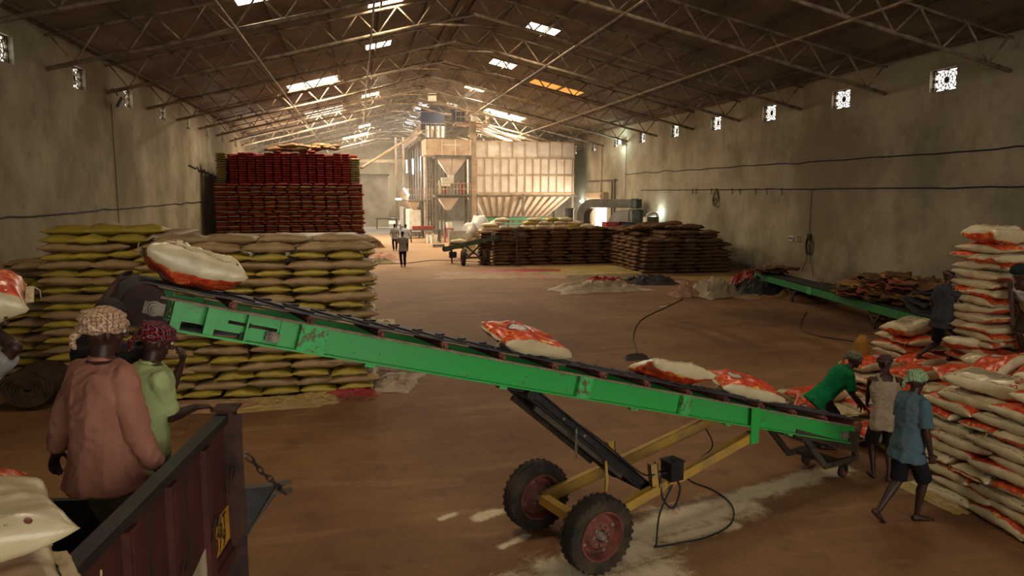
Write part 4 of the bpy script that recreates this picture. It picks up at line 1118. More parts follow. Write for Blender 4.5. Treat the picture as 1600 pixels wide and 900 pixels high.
for k, (x, w) in enumerate([(6.1, .22), (6.5, .18), (7.4, .2), (7.8, .25)]):
    b = MB(); b.box((x, 57.3, 3.85), (w, .6, .7 + .1 * (k % 2))); b.cyl((x, 57.3, 4.1), (x, 57.3, 4.5), w * .3); b.build('platform_machine', (WHITEP, REDP, GREY, REDP)[k], tw)
def railing(x0, y0, x1, y1, z, par, n=12, h=.85, sheet=False, name='railing'):
    b = MB()
    for zz in (z + h, z + h * .5): b.bar((x0, y0, zz), (x1, y1, zz), .05, .05)
    for k in range(n + 1):
        t = k / n; b.bar((x0 + (x1 - x0) * t, y0 + (y1 - y0) * t, z), (x0 + (x1 - x0) * t, y0 + (y1 - y0) * t, z + h), .035, .035, (0, 1, 0) if x0 != x1 else (1, 0, 0))
    return b.build(name, PALE_D, par)
railing(5.8, 55.85, 8.3, 55.85, 3.45, tw, 10)
b = MB(); b.box((7.05, 57.2, 3.42), (2.8, 2.8, .08)); b.build('platform_floor', COLM, tw)
# ladder on the tower
b = MB()
for s in (-.2, .2): b.bar((5.35 + s, 57, .2), (5.35 + s, 57, 6), .04, .04, (0, 1, 0))
for k in range(19): b.bar((5.15, 57, .4 + .3 * k), (5.55, 57, .4 + .3 * k), .03, .03)
tag(b.build('steel_ladder', PALE_D), 'narrow steel ladder standing left of the hopper tower', 'ladder')
# bucket elevator
el = thing('bucket_elevator', (8.65, 57.0, 0), 'tall square tan bucket elevator casing between hopper tower and bin', 'elevator')
for z in range(5): MB().box((8.62, 56.7, .95 + 1.9 * z), (.46, .5, 1.88)).build('casing', PALE_D, el)
b = MB(); b.box((8.62, 56.7, 9.75), (.8, .7, .5)); b.cyl((8.2, 56.7, 9.7), (9.05, 56.7, 9.7), .32); b.build('head_casing', PALE_D, el)
pf2 = MB(); pf2.box((8.6, 57.2, 8.72), (2.6, 2.0, .1)); pf2.build('head_platform', PALE_D, el)
railing(7.3, 56.2, 9.9, 56.2, 8.77, el, 7); railing(9.9, 56.2, 9.9, 58.2, 8.77, el, 4)
b = MB(); b.bar((7.35, 56.5, 8.7), (6.4, 56.5, 7.5), .15, .12); b.bar((8.3, 56.5, 8.5), (6.9, 56.6, 7.55), .2, .18); b.build('brace', COLM, el)
for (p, q) in (((8.9, 57, 8.9), (12.6, 58, 7.6)), ((9.3, 57.5, 8.3), (12.0, 58.5, 7.6)), ((9.0, 58, 8.6), (14.5, 60, 7.75))):
    MB().cyl(p, q, .1).build('spout_pipe', PALE, el, True)
b = MB(); b.box((7.75, 58.5, 9.4), (.9, .8, .7)); b.cyl((7.4, 58.5, 9.7), (7.4, 58.5, 9.95), .2); tag(b.build('blower_housing', NAVY), 'dark blue blower housing above the tan hopper tank', 'machine')
# long catwalk building on the left of the mill
cw = thing('catwalk', (6.3, 70, 0), 'long elevated steel catwalk with railings on tall posts, receding behind the hopper', 'catwalk')
b = MB(); b.box((6.0, 68.0, 7.85), (1.9, 16, .14)); b.build('deck', COLM, cw)
railing(5.05, 60, 5.05, 76, 7.92, cw, 22, 1.1); railing(5.05, 60, 6.95, 60, 7.92, cw, 5, 1.1)
b = MB(); b.box((4.75, 68.0, 8.2), (.06, 15.8, .55)); b.build('side_sheet', PALE_D, cw)
for i, y in enumerate((60.2, 63, 66, 69, 72, 75)):
    for x in (5.1, 6.9): MB().bar((x, y, 0), (x, y, 7.8), .16, .16, (0, 1, 0)).build('post', COLM, cw)
railing(4.0, 60, 4.0, 76, 3.0, cw, 24, .9); b = MB(); b.box((5.2, 68, 2.95), (2.5, 16, .1)); b.build('deck', COLM, cw)
railing(3.95, 60, 5.8, 60, 3.0, cw, 8, .9)
for k in range(9):
    MB().cyl((5.35, 61.5 + 1.6 * k, 0), (5.35, 61.5 + 1.6 * k, 7.6), .14).build('pipe', PALE, cw, True)
for k in range(4): 
    b = MB(); b.cyl((5.6 + .42 * k, 61 + .3 * (k % 2), 7.95), (5.6 + .42 * k, 61 + .3 * (k % 2), 8.9), .15); b.build('dust_drum', PALE, cw, SM)
b = MB(); b.box((6.2, 62.6, 9.6), (1.9, .3, 1.8)); tag(b.build('blue_panel', NAVY), 'dark blue sheet panel high behind the catwalk drums', 'panel')
# vertical tube lamps
TUBE = N('cold_tube_light').out('ffffff', .5, 0, .2, (.75, .9, 1.0, 1), 14)
def tube_lamp(p, q, label, r=.05, w=0, grp=None):
    t = thing('tube_lamp', p, label, 'lamp', grp)
    MB().cyl(p, q, r).build('tube', TUBE, t, True)
    d = (V(*q) - V(*p)).normalized(); MB().bar(V(*p) + V(0, .08, .03), V(*q) + V(0, .08, .03), .1, .05).build('lamp_batten', WHITEP, t)
    return t
for k, (x, y, z0_, z1_, n) in enumerate([(4.12, 64, 5.25, 6.3, 'leftmost'), (4.64, 64, 5.15, 6.4, 'middle'), (5.2, 63.5, 5.45, 6.6, 'rightmost')]):
    tube_lamp((x, y, z0_), (x, y, z1_), 'glowing vertical tube lamp on the mill facade, %s of three' % n, .055, 0, 'tube lamps on the mill facade')
tube_lamp((3.6, 59.9, 3.95), (3.98, 59.9, 3.35), 'slanting glowing tube lamp low on the mill facade, beside the catwalk', .06)
tube_lamp((3.45, 70, 3.0), (3.95, 70, 3.0), 'small glowing tube lamp under the far mill deck', .08)
def bulb_light(loc, w, col, r=.1):
    l = bpy.data.lights.new('lamp_light', 'POINT'); l.energy = w; l.color = col; l.shadow_soft_size = r
    o = bpy.data.objects.new('lamp_light', l); o.location = loc; COL.objects.link(o)
bulb_light((4.6, 63.4, 5.8), 160, (.8, .92, 1)); bulb_light((3.6, 61.6, 3.4), 90, (.85, .95, 1))
# shelves, machines and clutter under the mill
mc = random.Random(8)
for k in range(5):
    y = 60 + 3.2 * k
    m = thing('mill_machine', (4.4, y, 0), '%s pale grain machine under the long catwalk' % ('nearest', 'second', 'third', 'fourth', 'farthest')[k], 'machine', 'grain machines under the catwalk')
    b = MB(); b.box((4.4, y, 1.4), (.9, 1.2, 1.7)); b.build('cabinet', (WHITEP, PALE, GREY, WHITEP, PALE)[k], m)
    b = MB(); cone(b, 4.4, y, 2.85, .4, 2.25, .15); b.build('feed_hopper', PALE_D, m)
    for dx in (-.4, .4): MB().box((4.4 + dx, y, .28), (.08, 1.1, .56)).build('leg', COLM, m)
t = thing('work_table', (5.0, 54.8, 0), 'low steel table with a red cloth left of the hopper tower', 'table')
MB().box((4.8, 54.8, .92), (2.4, .9, .08)).build('table_top', COLM, t)
for x in (3.75, 5.85):
    for y in (54.45, 55.15): MB().box((x, y, .44), (.07, .07, .88)).build('leg', COLM, t)
tag(MB().box((4.6, 54.8, 1.08), (1.5, .6, .22)).build('folded_cloth', mat('dull_red_cloth', '9c4a3e', '7c382f', .9, 0, .1, 6, .3)), 'dull red cloth bundle on the low steel table', 'cloth')
def bucket(x, y, z, r, h, m, label, cat='bucket'):
    t = thing('bucket', (x, y, z), label, cat)
    MB().lathe((x, y, z), (0, 0, 1), [(0, .01), (0, r * .8), (h, r), (h, r * .92), (.03, r * .74), (.03, .01)], 18).build('bucket_body', m, t, SM)
    MB().tube([V(x + r * math.cos(a), y, z + h + .35 * r * math.sin(a)) for a in [PI * i / 8 for i in range(9)]], .012, 5).build('handle', COLM, t, True)
bucket(4.95, 55.0 - .9, 0, .19, .62, WHITEP, 'tall pale bucket on the floor before the table')
bucket(6.5, 54.6, 1.02, .24, .45, WHITEP, 'white bucket on the red stool under the hopper')
bucket(5.3, 53.9, 0, .3, .6, WHITEP, 'wide white tub on the floor before the hopper tower')
st = thing('red_stool', (6.5, 54.6, 0), 'red painted steel stool carrying a white bucket', 'stool')
MB().box((6.5, 54.6, .98), (.7, .6, .06)).build('seat', REDP, st)
for dx in (-.3, .3):
    for dy in (-.25, .25): MB().bar((6.5 + dx, 54.6 + dy, 0), (6.5 + dx * .8, 54.6 + dy * .8, .96), .05, .05).build('leg', REDP, st)
sc = thing('platform_scale', (5.2, 50, 0), 'low grey platform scale with an upright post on the floor', 'scale')
MB().box((5.25, 50, .12), (.75, .6, .12)).build('platform', COLM, sc); MB().box((4.86, 50, .45), (.06, .06, .8)).build('post', WHITEP, sc); MB().box((4.86, 49.96, .85), (.2, .08, .14)).build('dial_head', WHITEP, sc)
for dx in (-.3, .3): MB().box((5.25 + dx, 50, .03), (.06, .5, .06)).build('foot', COLM, sc)
b_ = thing('hand_cart', (5.4, 41, 0), 'white boxy cart with a jute sack inside, left of the small conveyor', 'cart')
MB().box((5.4, 41.35, 1.05), (1.0, .06, .95)).build('back_panel', WHITEP, b_)
MB().box((5.4, 41, .6), (1.0, .7, .06)).build('platform', WHITEP, b_)
for x in (4.92, 5.88): MB().box((x, 41.2, 1.0), (.05, .4, .85)).build('side_panel', WHITEP, b_)
for x in (5.0, 5.8):
    for y in (40.75, 41.25): MB().bar((x, y, 0), (x, y, .6), .06, .06, (0, 1, 0)).build('leg', COLM, b_)
put('jute_sack', BUR_M[0], (5.4, 41.0, .75), .2, 'jute sack lying in the white boxy cart', 'sack'); put('cream_sack', CRM_M[0], (5.4, 41.0, .96), -.1, 'pale sack on top of the jute sack in the white cart', 'sack')

def crumple(name, cx, cy, rx, ry, h, rot, seed, m, label, cat='cloth', n=26, z=0.0, folds=3.0, group=None, kind=None):
    b = MB(); vs = []; fs = []
    c, s = math.cos(rot), math.sin(rot); o = V(seed * 3.7, seed * 1.3, 0)
    for i in range(n + 1):
        for j in range(n + 1):
            u, v = -1 + 2 * i / n, -1 + 2 * j / n
            q = V(u * folds, v * folds, 0) + o
            u2 = u + .22 * noise.noise(V(v * 1.7, seed, u)) ; v2 = v + .22 * noise.noise(V(u * 1.7, 5 + seed, v))
            e = min(1, 3.0 * (1 - max(abs(u), abs(v))))
            r1 = 1 - abs(noise.noise(q)) * 2.2; r2 = 1 - abs(noise.noise(q * 2.1 + V(9, 0, 0))) * 2
            f = max(0, 1 - (u * u + v * v) * .55)
            zz = h * (max(0, r1) * .7 + max(0, r2) * .3) * (.25 + .75 * e) * f + .012 + .01 * noise.noise(q * 3)
            if max(abs(u), abs(v)) > .99: zz = max(.004, zz * .35)
            x, y = u2 * rx, v2 * ry
            vs.append(V(cx + x * c - y * s, cy + x * s + y * c, z + max(.004, zz)))
    for i in range(n):
        for j in range(n): a = i * (n + 1) + j; fs.append((a, a + n + 1, a + n + 2, a + 1))
    k = len(vs); vs += [V(p.x, p.y, p.z - .003) for p in vs]
    fs += [tuple(k + q for q in reversed(f)) for f in fs]
    b.add(vs, fs); ob = b.build(name, m, smooth=SM, fix=False)
    return tag(ob, label, cat, group, kind)
TARP_Y = fabric('yellow_woven_tarpaulin', 'a8925a', '8b7434', .6, .25, 0, 60, .4, 1.2, 'a3876a')
TARP_T = fabric('tan_printed_sheet', 'a48a6c', '8c6f50', .65, .2, 0, 60, .4, 2, '9c5a44')
TARP_R = fabric('red_plastic_sheet', 'a0322a', '7c2620', .5, .3, 0, 60, .4, 2)
TARP_W = fabric('dirty_white_sheet', 'b3a28a', '93816a', .65, .2, 0, 60, .4, 2)
TARP_D = fabric('dark_grey_sheet', '3c3634', '2c2827', .6, .25, 0, 60, .4, 2)
TARP_P = fabric('pinkish_rag', 'b08a78', '8f6656', .75, .15, 0, 60, .4, 2)
TARP_O = fabric('olive_dull_sheet', '7a6a38', '5c5030', .7, .2, 0, 60, .4, 2)
TARP_G = fabric('pale_green_sheet', '7fae5a', '8a9f62', .6, .2, 0, 60, .4, 2)
JOLD = fabric('old_empty_jute', '76583a', '54402a', .85, .1, .4, 60, .5, 2)
# sheets spread under and in front of the stacks
for (a, kw) in [
    (('ground_sheet', -2.5, 13.35, 1.1, .42, .09, .0, 1, TARP_T), 'tan printed sheet sticking out under the near stack, left part'),
    (('ground_sheet', -1.5, 13.3, .7, .4, .1, .1, 2, TARP_Y), 'yellowish sheet edge under the middle of the near stack'),
    (('ground_sheet', -.85, 13.45, .5, .4, .1, .1, 3, TARP_Y), 'crumpled yellow sheet edge under the near stack beside the red one'),
    (('plastic_sheet', -.25, 13.65, .55, .25, .12, .1, 4, TARP_R), 'bright red plastic sheet at the foot of the near stack'),
    (('ground_sheet', -.3, 13.3, .5, .2, .04, .1, 5, mat('brown_red_sheet', '7a4636', '5e3428', .7)), 'flat reddish sheet on the floor before the red plastic'),
    (('ground_sheet', .65, 14.4, .42, .75, .12, -.3, 6, TARP_W), 'pale sheet fanned out at the corner of the near stack'),
    (('ground_sheet', .5, 17.0, .35, 1.6, .1, 0, 7, TARP_T), 'tan sheet along the end of the near stack'),
    (('ground_sheet', .55, 20.5, .4, 1.3, .1, 0, 8, TARP_Y), 'yellow sheet sticking out behind the near stack'),
    (('plastic_sheet', 1.0, 42.0, 1.0, 1.6, .4, .3, 9, TARP_P), 'pinkish crumpled sheet at the foot of the tall red stack'),
    (('plastic_sheet', .9, 39.8, .8, 1.0, .25, .3, 10, TARP_O), 'grey-green sheet lying before the tall red stack'),
    (('plastic_sheet', 1.1, 50.5, .5, .7, .6, .3, 11, JOLD), 'dark bundle on the floor beside the tall red stack'),
    (('tarpaulin', 6.2, 32.6, 2.9, 1.5, .05, -.1, 12, TARP_T), 'long faded tarpaulin with pale stripes on the floor before the jute wall'),
    (('tarpaulin', 7.8, 33.9, 2.6, .9, .07, 0, 13, TARP_R), 'reddish tarpaulin in front of the jute wall'),
    (('tarpaulin', 8.2, 33.0, 1.0, .35, .04, 0, 14, TARP_G), 'small light green strip on the faded tarpaulin'),
    (('tarpaulin', 10.9, 33.6, 2.9, 2.2, .08, 0, 15, TARP_Y), 'wide yellow tarpaulin between the two jute blocks'),
    (('tarpaulin', 10.7, 30.6, 2.0, 1.3, .06, 0, 16, TARP_O), 'olive tarpaulin in front of the jute corner'),
    (('tarpaulin', 15.4, 28.6, 2.0, 1.7, .08, 0, 17, TARP_Y), 'yellow tarpaulin at the foot of the front jute block'),
    (('plastic_sheet', 9.7, 28.6, 1.1, .8, .35, .2, 18, TARP_R), 'red sheet bunched up behind the dirty white one'),
    (('plastic_sheet', 8.9, 26.9, 1.8, 1.0, .42, .1, 19, TARP_W), 'dirty white sheet crumpled on the open floor'),
    (('plastic_sheet', 11.6, 28.6, 1.2, .9, .35, -.2, 20, TARP_D), 'dark blue-grey sheet in a heap on the floor'),
    (('plastic_sheet', 12.9, 28.0, .8, .5, .12, -.2, 21, TARP_T), 'thin tan sheet right of the dark heap'),
    (('rag_heap', 11.4, 24.7, .55, .5, .5, 0, 22, TARP_P), 'pinkish rag bundle, left of two by the floor cable'),
    (('rag_heap', 12.4, 24.5, .85, .7, .75, .3, 23, TARP_W), 'pale rag heap, right of two by the floor cable'),
    (('plastic_sheet', 13.6, 23.9, .7, .5, .08, .3, 24, TARP_T), 'flat tan sheet right of the pale rag heap'),
    (('rag_heap', 14.7, 25.0, 1.3, .9, .7, .2, 25, TARP_D), 'dark plastic heap under the far end of the second conveyor'),
    (('rag_heap', 15.2, 26.2, 1.1, .9, .9, .2, 26, TARP_R), 'dull red heap by the wall end of the second conveyor'),
    (('rag_heap', 15.8, 23.2, 1.5, 1.2, .6, .2, 27, JOLD), 'brown jute heap against the wall behind the second conveyor'),
    (('rag_heap', 6.0, 15.45, .28, .2, .12, 0, 28, TARP_D), 'small black rag where the floor cable ends'),
    (('ground_sheet', 6.76, 7.5, .14, .5, .05, .06, 29, TARP_Y), 'yellow sheet edge peeking out from under the rice bags'),
    (('ground_sheet', -3.6, 12.2, .9, .5, .06, .0, 31, CARD), 'brown sheet on the dark floor beyond the truck'),
    (('paper_sheet', -2.3, 8.6, .8, .6, .15, .4, 32, CARD), 'torn brown paper sheet on the floor behind the truck bed'),
]: crumple(*a, label=kw)
tag(MB().box((9.6, 22.4, .006), (.25, .12, .006), rz=.1).build('paper_scrap', WHITEP), 'small white paper scrap on the floor beside the cable', 'paper')
# rolled jute mat by the near left stack
rm = MB(); pts = []
for k in range(150):
    t = k / 149; a = t * 2 * PI * 6.5; r = .06 + .33 * t
    pts.append((r * math.cos(a) * (1.15 + .05 * math.sin(3 * a)), .33 + r * math.sin(a) * .86))
vs = []; fs = []
for k, (x, z) in enumerate(pts):
    for y in (0, .9): 
        nx_, nz_ = x * .045 / (math.hypot(x, z - .33) + 1e-6), (z - .33) * .045 / (math.hypot(x, z - .33) + 1e-6)
        for s in (0, 1): vs.append(V(-5.55 + x - nx_ * s, 13.65 + y, max(0.01, z + .05 - nz_ * s)))
for k in range(len(pts) - 1):
    a = k * 4; b2_ = a + 4
    fs += [(a, b2_, b2_ + 2, a + 2), (a + 1, a + 3, b2_ + 3, b2_ + 1), (a, a + 1, b2_ + 1, b2_), (a + 2, b2_ + 2, b2_ + 3, a + 3)]
rm.add(vs, fs); tag(rm.build('rolled_mat', mat('dark_jute_matting', '4c3b2a', '33281d', .9, 0, .1, 10, .5), smooth=SM), 'thick roll of dark jute matting at the foot of the tall pillar', 'mat')

# second loader along the right wall
c2 = thing('belt_conveyor', (13.9, 19.7, 0), 'shallow green conveyor near the right wall, loaded with folded empty sacks', 'conveyor')
A2 = V(14.62, 25.6, 0); B2 = V(13.35, 15.2, 0); d2 = (B2 - A2).normalized(); s2 = V(-d2.y, d2.x, 0)
for off, nm in ((0, 1), (.75, 2)):
    b = MB(); b.channel(A2 + s2 * off + V(0, 0, .56), B2 + s2 * off + V(0, 0, .56), .06, .22, .012, side=1 if off else -1); r_ = b.build('side_rail', mat('dark_green_paint', '2b7d42', '2f6a3c', .5, 0, .35, 3, .1), c2)
    for t in (.42,):
        b = MB(); b.box(A2.lerp(B2, t) + s2 * (off - .04 if not off else off) + V(0, 0, .56), (.02, .3, .24), rz=math.atan2(d2.y, d2.x) + PI / 2); b.build('joint_plate', GREEN_W, r_)
b = MB(); b.bar(A2 + s2 * .375 + V(0, 0, .70), B2 + s2 * .375 + V(0, 0, .70), .66, .02); b.build('belt', RUBBER, c2)
for t in (.30, .77):
    for off in (.0, .75):
        p = A2.lerp(B2, t) + s2 * off
        b = MB(); b.bar(p + V(0, -.25, .46), p + V(0, 0, .16), .05, .05); b.bar(p + V(0, .25, .46), p + V(0, 0, .16), .05, .05); b.bar(p + V(0, -.2, .36), p + V(0, .2, .36), .03, .03); b.build('leg', STEEL_D, c2)
        b = MB(); b.lathe(p + V(-.03, 0, .085), s2, [(0, .02), (0, .085), (.05, .085), (.05, .02)], 16); b.build('castor_wheel', TYRE, c2, SM)
# folded empty sacks: wavy flat slabs
def slab_mesh(seed, L, W, t, m, amp=.05):
    b = MB(); n = 14; vs = []; fs = []
    for i in range(n + 1):
        for j in range(9):
            u, v = -1 + 2 * i / n, -1 + 2 * j / 8
            z = amp * noise.noise(V(u * 1.8 + seed * 5, v * 1.6, 0)) + amp * .4 * noise.noise(V(u * 5, v * 5, seed)) - amp * 1.6 * max(0, abs(u) - .75)
            x = u * L / 2 * (1 + .06 * noise.noise(V(v * 3, seed, 0))); y = v * W / 2 * (1 + .08 * noise.noise(V(u * 3, 0, seed)))
            vs += [V(x, y, z + t / 2), V(x, y, z - t / 2)]
    for i in range(n):
        for j in range(8):
            a = (i * 9 + j) * 2; c = a + 18
            fs += [(a, c, c + 2, a + 2), (a + 1, a + 3, c + 3, c + 1)]
    for i in range(n):
        a = i * 18; c = a + 18; fs += [(a, a + 1, c + 1, c), (a + 16, c + 16, c + 17, a + 17)]
    for j in range(8):
        a = j * 2; fs += [(a, a + 2, a + 3, a + 1)]; a = n * 18 + j * 2; fs += [(a, a + 1, a + 3, a + 2)]
    b.add(vs, fs); me = b.mesh('empty_sack'); me.materials.append(m); me.polygons.foreach_set('use_smooth', [True] * len(me.polygons)); return me
SL = [slab_mesh(i, 1.0, .62, .045, m, .07) for i, m in enumerate((JOLD, fabric('ochre_empty_sack', 'a87f45', '84602f', .75, .15, .3), JOLD, fabric('rusty_empty_sack', '8f4c36', '6f3a2a', .75, .15, .3), TARP_D))]
rr = random.Random(12)
piles = [(13.85, 18.9, .73, 7, 'left'), (13.95, 18.1, .73, 13, 'middle'), (14.1, 17.3, .73, 15, 'right'), (15.0, 18.6, .0, 24, 'wall side'), (15.0, 17.4, 0, 26, 'wall side front')]
for (px_, py_, z, n, nm) in piles:
    for k in range(n):
        i = rr.choice((0, 0, 1, 2, 3)) if nm != 'left' or k != n - 1 else 1
        put('empty_sack', SL[i], (px_ + rr.uniform(-.12, .12), py_ + rr.uniform(-.12, .12), z + .05 + .052 * k), rr.uniform(-.5, .5) + 1.2, 'folded empty sack in the %s pile by second conveyor, %s up' % (nm, ORD[k] if k else 'first'), 'sack', 'folded empty sacks', rx=rr.uniform(-.06, .06), ry=rr.uniform(-.06, .06))
for k in range(5):
    put('empty_sack', SL[(4, 4, 0, 4, 2)[k]], (14.0 + .1 * k, 16.2 + .12 * k, .85 + .11 * k), .3 * k, 'dark crumpled empty sack bundled at the near end of the second conveyor, %s' % ('lowest', 'second', 'middle', 'fourth', 'topmost')[k], 'sack', 'dark empty sacks', rx=.5 - .2 * k)
for k in range(5):
    put('empty_sack', SL[(0, 1, 0, 2, 0)[k]], (14.9 - .35 * (k % 3) + .3, 25.2 - .2 * k, .76 + .05 * k), 1.5 + .3 * k, 'empty sack draped over the far end of the second conveyor, %s' % ('lowest', 'second', 'middle', 'fourth', 'topmost')[k], 'sack', 'sacks over the far conveyor end')

# small dark green loader by the jute wall
c3 = thing('belt_conveyor', (5.6, 37.2, 0), 'small dark green tilted conveyor on two rubber wheels, left of the jute wall', 'conveyor')
GD = mat('dusty_dark_green', '4a5a42', '3a4634', .6, 0, .3, 3, .1)
h0 = V(4.5, 38.6, .75); h1 = V(6.95, 36.9, 1.42); hd = (h1 - h0).normalized(); hs = V(-hd.y, hd.x, 0).normalized()
for s in (-.3, .3): MB().bar(h0 + hs * s, h1 + hs * s, .05, .2).build('side_rail', GD, c3)
b = MB(); b.bar(h0 + V(0, 0, .1), h1 + V(0, 0, .1), .56, .03); b.cyl(h1 - hs * .3 + V(0, 0, -.05), h1 + hs * .3 + V(0, 0, -.05), .17, n=16); b.cyl(h0 - hs * .3, h0 + hs * .3, .14, n=16)
b.build('belt', RUBBER, c3, SM)
b = MB()
for k in range(10): b.bar(h0.lerp(h1, .55 + .045 * k) - hs * .27 + V(0, 0, .13), h0.lerp(h1, .55 + .045 * k) + hs * .27 + V(0, 0, .13), .03, .03)
b.build('belt_cleats', RUBBER, c3)
for x in (5.12, 6.18):
    b = MB(); b.lathe((x - .09, 37.1, .4), (1, 0, 0), [(0, .2), (0, .36), (.03, .4), (.15, .4), (.18, .36), (.18, .2), (0, .2)], 24); w_ = b.build('tyre', TYRE, c3, SM)
    MB().lathe((x - .04, 37.1, .4), (1, 0, 0), [(0, .02), (0, .21), (.08, .21), (.08, .02)], 16).build('rim', RIM, w_, SM)
b = MB(); b.bar((5.1, 37.1, .4), (6.2, 37.1, .4), .07, .1); b.build('axle_beam', mat('brown_beam', '6a4a34', '4c3626', .7), c3)
b = MB()
for s in (-.25, .25): b.bar(V(5.65 + s, 37.1, .45), h0.lerp(h1, .75) + hs * s, .06, .08); b.bar(V(5.65 + s, 37.1, .45), h0.lerp(h1, .3) + hs * s, .05, .06)
b.build('strut', BLACK, c3)
b = MB(); b.box((4.75, 38.4, .45), (.35, .3, .3)); b.cyl((4.6, 38.4, .45), (4.95, 38.4, .45), .14); b.build('motor', BLACK, c3, SM)
b = MB(); b.bar((4.72, 38.5, .7), (4.72, 38.5, .16), .05, .05, (0, 1, 0)); b.lathe((4.69, 38.5, .12), (1, 0, 0), [(0, .02), (0, .12), (.06, .12), (.06, .02)], 14); b.build('front_castor', TYRE, c3, SM)
# standing fan against the jute wall
fn = thing('standing_fan', (7.72, 36.4, 0), 'dark wire pedestal fan standing before the jute wall', 'fan')
MB().cyl((7.72, 36.4, 0), (7.72, 36.4, 1.3), .02).build('pole', COLM, fn, True)
MB().cyl((7.72, 36.4, 0), (7.72, 36.4, .04), .22, n=20).build('base', COLM, fn, SM)
b = MB()
for r in (.1, .2, .3, .38): b.tube([V(7.72 + r * math.cos(a), 36.25, 1.6 + r * math.sin(a)) for a in [2 * PI * i / 24 for i in range(25)]], .008, 5)
for k in range(24): a = 2 * PI * k / 24; b.cyl((7.72, 36.22, 1.6), (7.72 + .38 * math.cos(a), 36.27, 1.6 + .38 * math.sin(a)), .004, n=4)
b.build('guard', COLM, fn)
b = MB()
for k in range(3):
    a = 2 * PI * k / 3; b.bar(V(7.72, 36.32, 1.6), V(7.72 + .3 * math.cos(a), 36.32, 1.6 + .3 * math.sin(a)), .02, .14, (-math.sin(a), .4, math.cos(a)))
b.cyl((7.72, 36.28, 1.6), (7.72, 36.5, 1.6), .07); b.build('blades', COLM, fn)
# white plastic bags heap
for k, (x, y, r, h) in enumerate([(6.5, 44, .45, .9), (7.1, 44.2, .6, 1.3), (7.9, 44, .4, 1.0)]):
    b = MB(); vs = []
    b.ball((x, y, 1.0 + h * .45), (r, r, h * .55), 18, 12)
    for v in b.v: v += (v - V(x, y, 1.3)).normalized() * .16 * noise.noise(v * 3.3)
    tag(b.build('plastic_bag', mat('white_plastic_film', 'd8d8d4', 'b9b8b4', .35, 0, .5, 4, .3), smooth=True), 'bulging white plastic bag left of the cream sack tower, %s of three' % ('leftmost', 'tallest', 'rightmost')[k], 'bag', 'white plastic bags')
stuff_block('sack_mass', [(6.1, 6.85, 43.7, 44.4, 0, 1.0, .2), (7.75, 8.3, 43.6, 44.4, 0, 1.1, .2)], CRM, 'pale sacks under the white plastic bags')
# ducts out of the right wall
def duct(pts, w, h, name, label):
    t = thing(name, (pts[0][0], pts[0][1], 0), label, 'duct'); pts = [V(*p) for p in pts]
    b = MB(); vs = []; fs = []
    for i, p in enumerate(pts):
        d = (pts[min(i + 1, len(pts) - 1)] - pts[max(0, i - 1)]).normalized()
        hz_ = (pts[-2] - pts[0]); hz_.z = 0; sd = V(-hz_.y, hz_.x, 0).normalized(); up = sd.cross(d)
        vs += [p + sd * w / 2 + up * h / 2, p - sd * w / 2 + up * h / 2, p - sd * w / 2 - up * h / 2, p + sd * w / 2 - up * h / 2]
    for i in range(len(pts) - 1):
        for k in range(4): fs.append((i * 4 + k, i * 4 + (k + 1) % 4, i * 4 + 4 + (k + 1) % 4, i * 4 + 4 + k))
    b.add(vs, fs); b.build('duct_body', GREY, t, SM)
    for i in (1, len(pts) - 2):
        p = pts[i]; d = (pts[i + 1] - pts[i - 1]).normalized(); sd = V(-hz_.y, hz_.x, 0).normalized()
        MB().box(p, (.05, w + .08, h + .08), M=Matrix((d, sd, d.cross(sd))).transposed()).build('flange', COLM, t)
def elbow(xa, ya, xb, yb, z, r, zb=0):
    d = V(xb - xa, yb - ya, 0); L = d.length; d.normalize(); out = [(xa, ya, z), (xa + d.x * .3, ya + d.y * .3, z)]
    for k in range(9):
        a = PI / 2 * k / 8; q = V(xa, ya, 0) + d * (L - r + r * math.sin(a)); out.append((q.x, q.y, z - r + r * math.cos(a)))
    return out + [(xb, yb, z - r - .4), (xb, yb, zb)]
duct(elbow(17.45, 45.0, 14.75, 48.1, 2.93, .9), .8, .55, 'air_duct', 'grey rectangular duct running from the right wall and bending down, farther one')
duct(elbow(17.35, 44.9, 16.55, 46.6, 2.15, .9), 1.0, .75, 'air_duct', 'wide grey duct elbow close to the right wall, nearer one')
b = MB(); b.cyl((14.0, 49.2, 0), (14.0, 49.2, 2.55), .38, n=24); b.cyl((14.0, 49.2, 2.5), (14.0, 49.2, 2.58), .42, n=24); tag(b.build('steel_drum', GREY, smooth=SM), 'tall dark cylinder standing left of the grey ducts', 'drum')
pm = thing('power_unit', (16.8, 45.6, 0), 'red and black engine housing under the nearer duct elbow', 'machine')
MB().box((16.1, 46.3, 1.3), (1.0, .9, .9)).build('red_cover', REDP, pm); MB().box((17.0, 45.4, 1.3), (.9, .9, .8)).build('black_cover', BLACK, pm); MB().box((16.5, 45.9, .42), (1.9, 1.5, .84)).build('base', COLM, pm)
gc = thing('control_cabinet', (17.3, 42.6, 0), 'grey control cabinet with a curved pipe on top by the right wall', 'cabinet')
MB().box((17.3, 42.6, 1.1), (.7, .8, 2.2)).build('body', GREY, gc); MB().box((16.93, 42.6, 1.3), (.03, .6, 1.7)).build('door', WHITEP, gc)
MB().tube([V(17.0, 42.4, 2.1), V(17.0, 42.4, 2.3), V(17.2, 42.4, 2.42), V(17.6, 42.4, 2.38), V(17.65, 42.4, 2.1)], .09, 10).build('curved_pipe', WHITEP, gc, True)
tag(MB().box((15.7, 38.1, 2.05), (.6, .35, .12), rz=.3).build('orange_cover', mat('orange_plastic', 'c8702c', 'a85a24', .6)), 'small orange cover lying on top of the jute wall', 'cover') if False else None
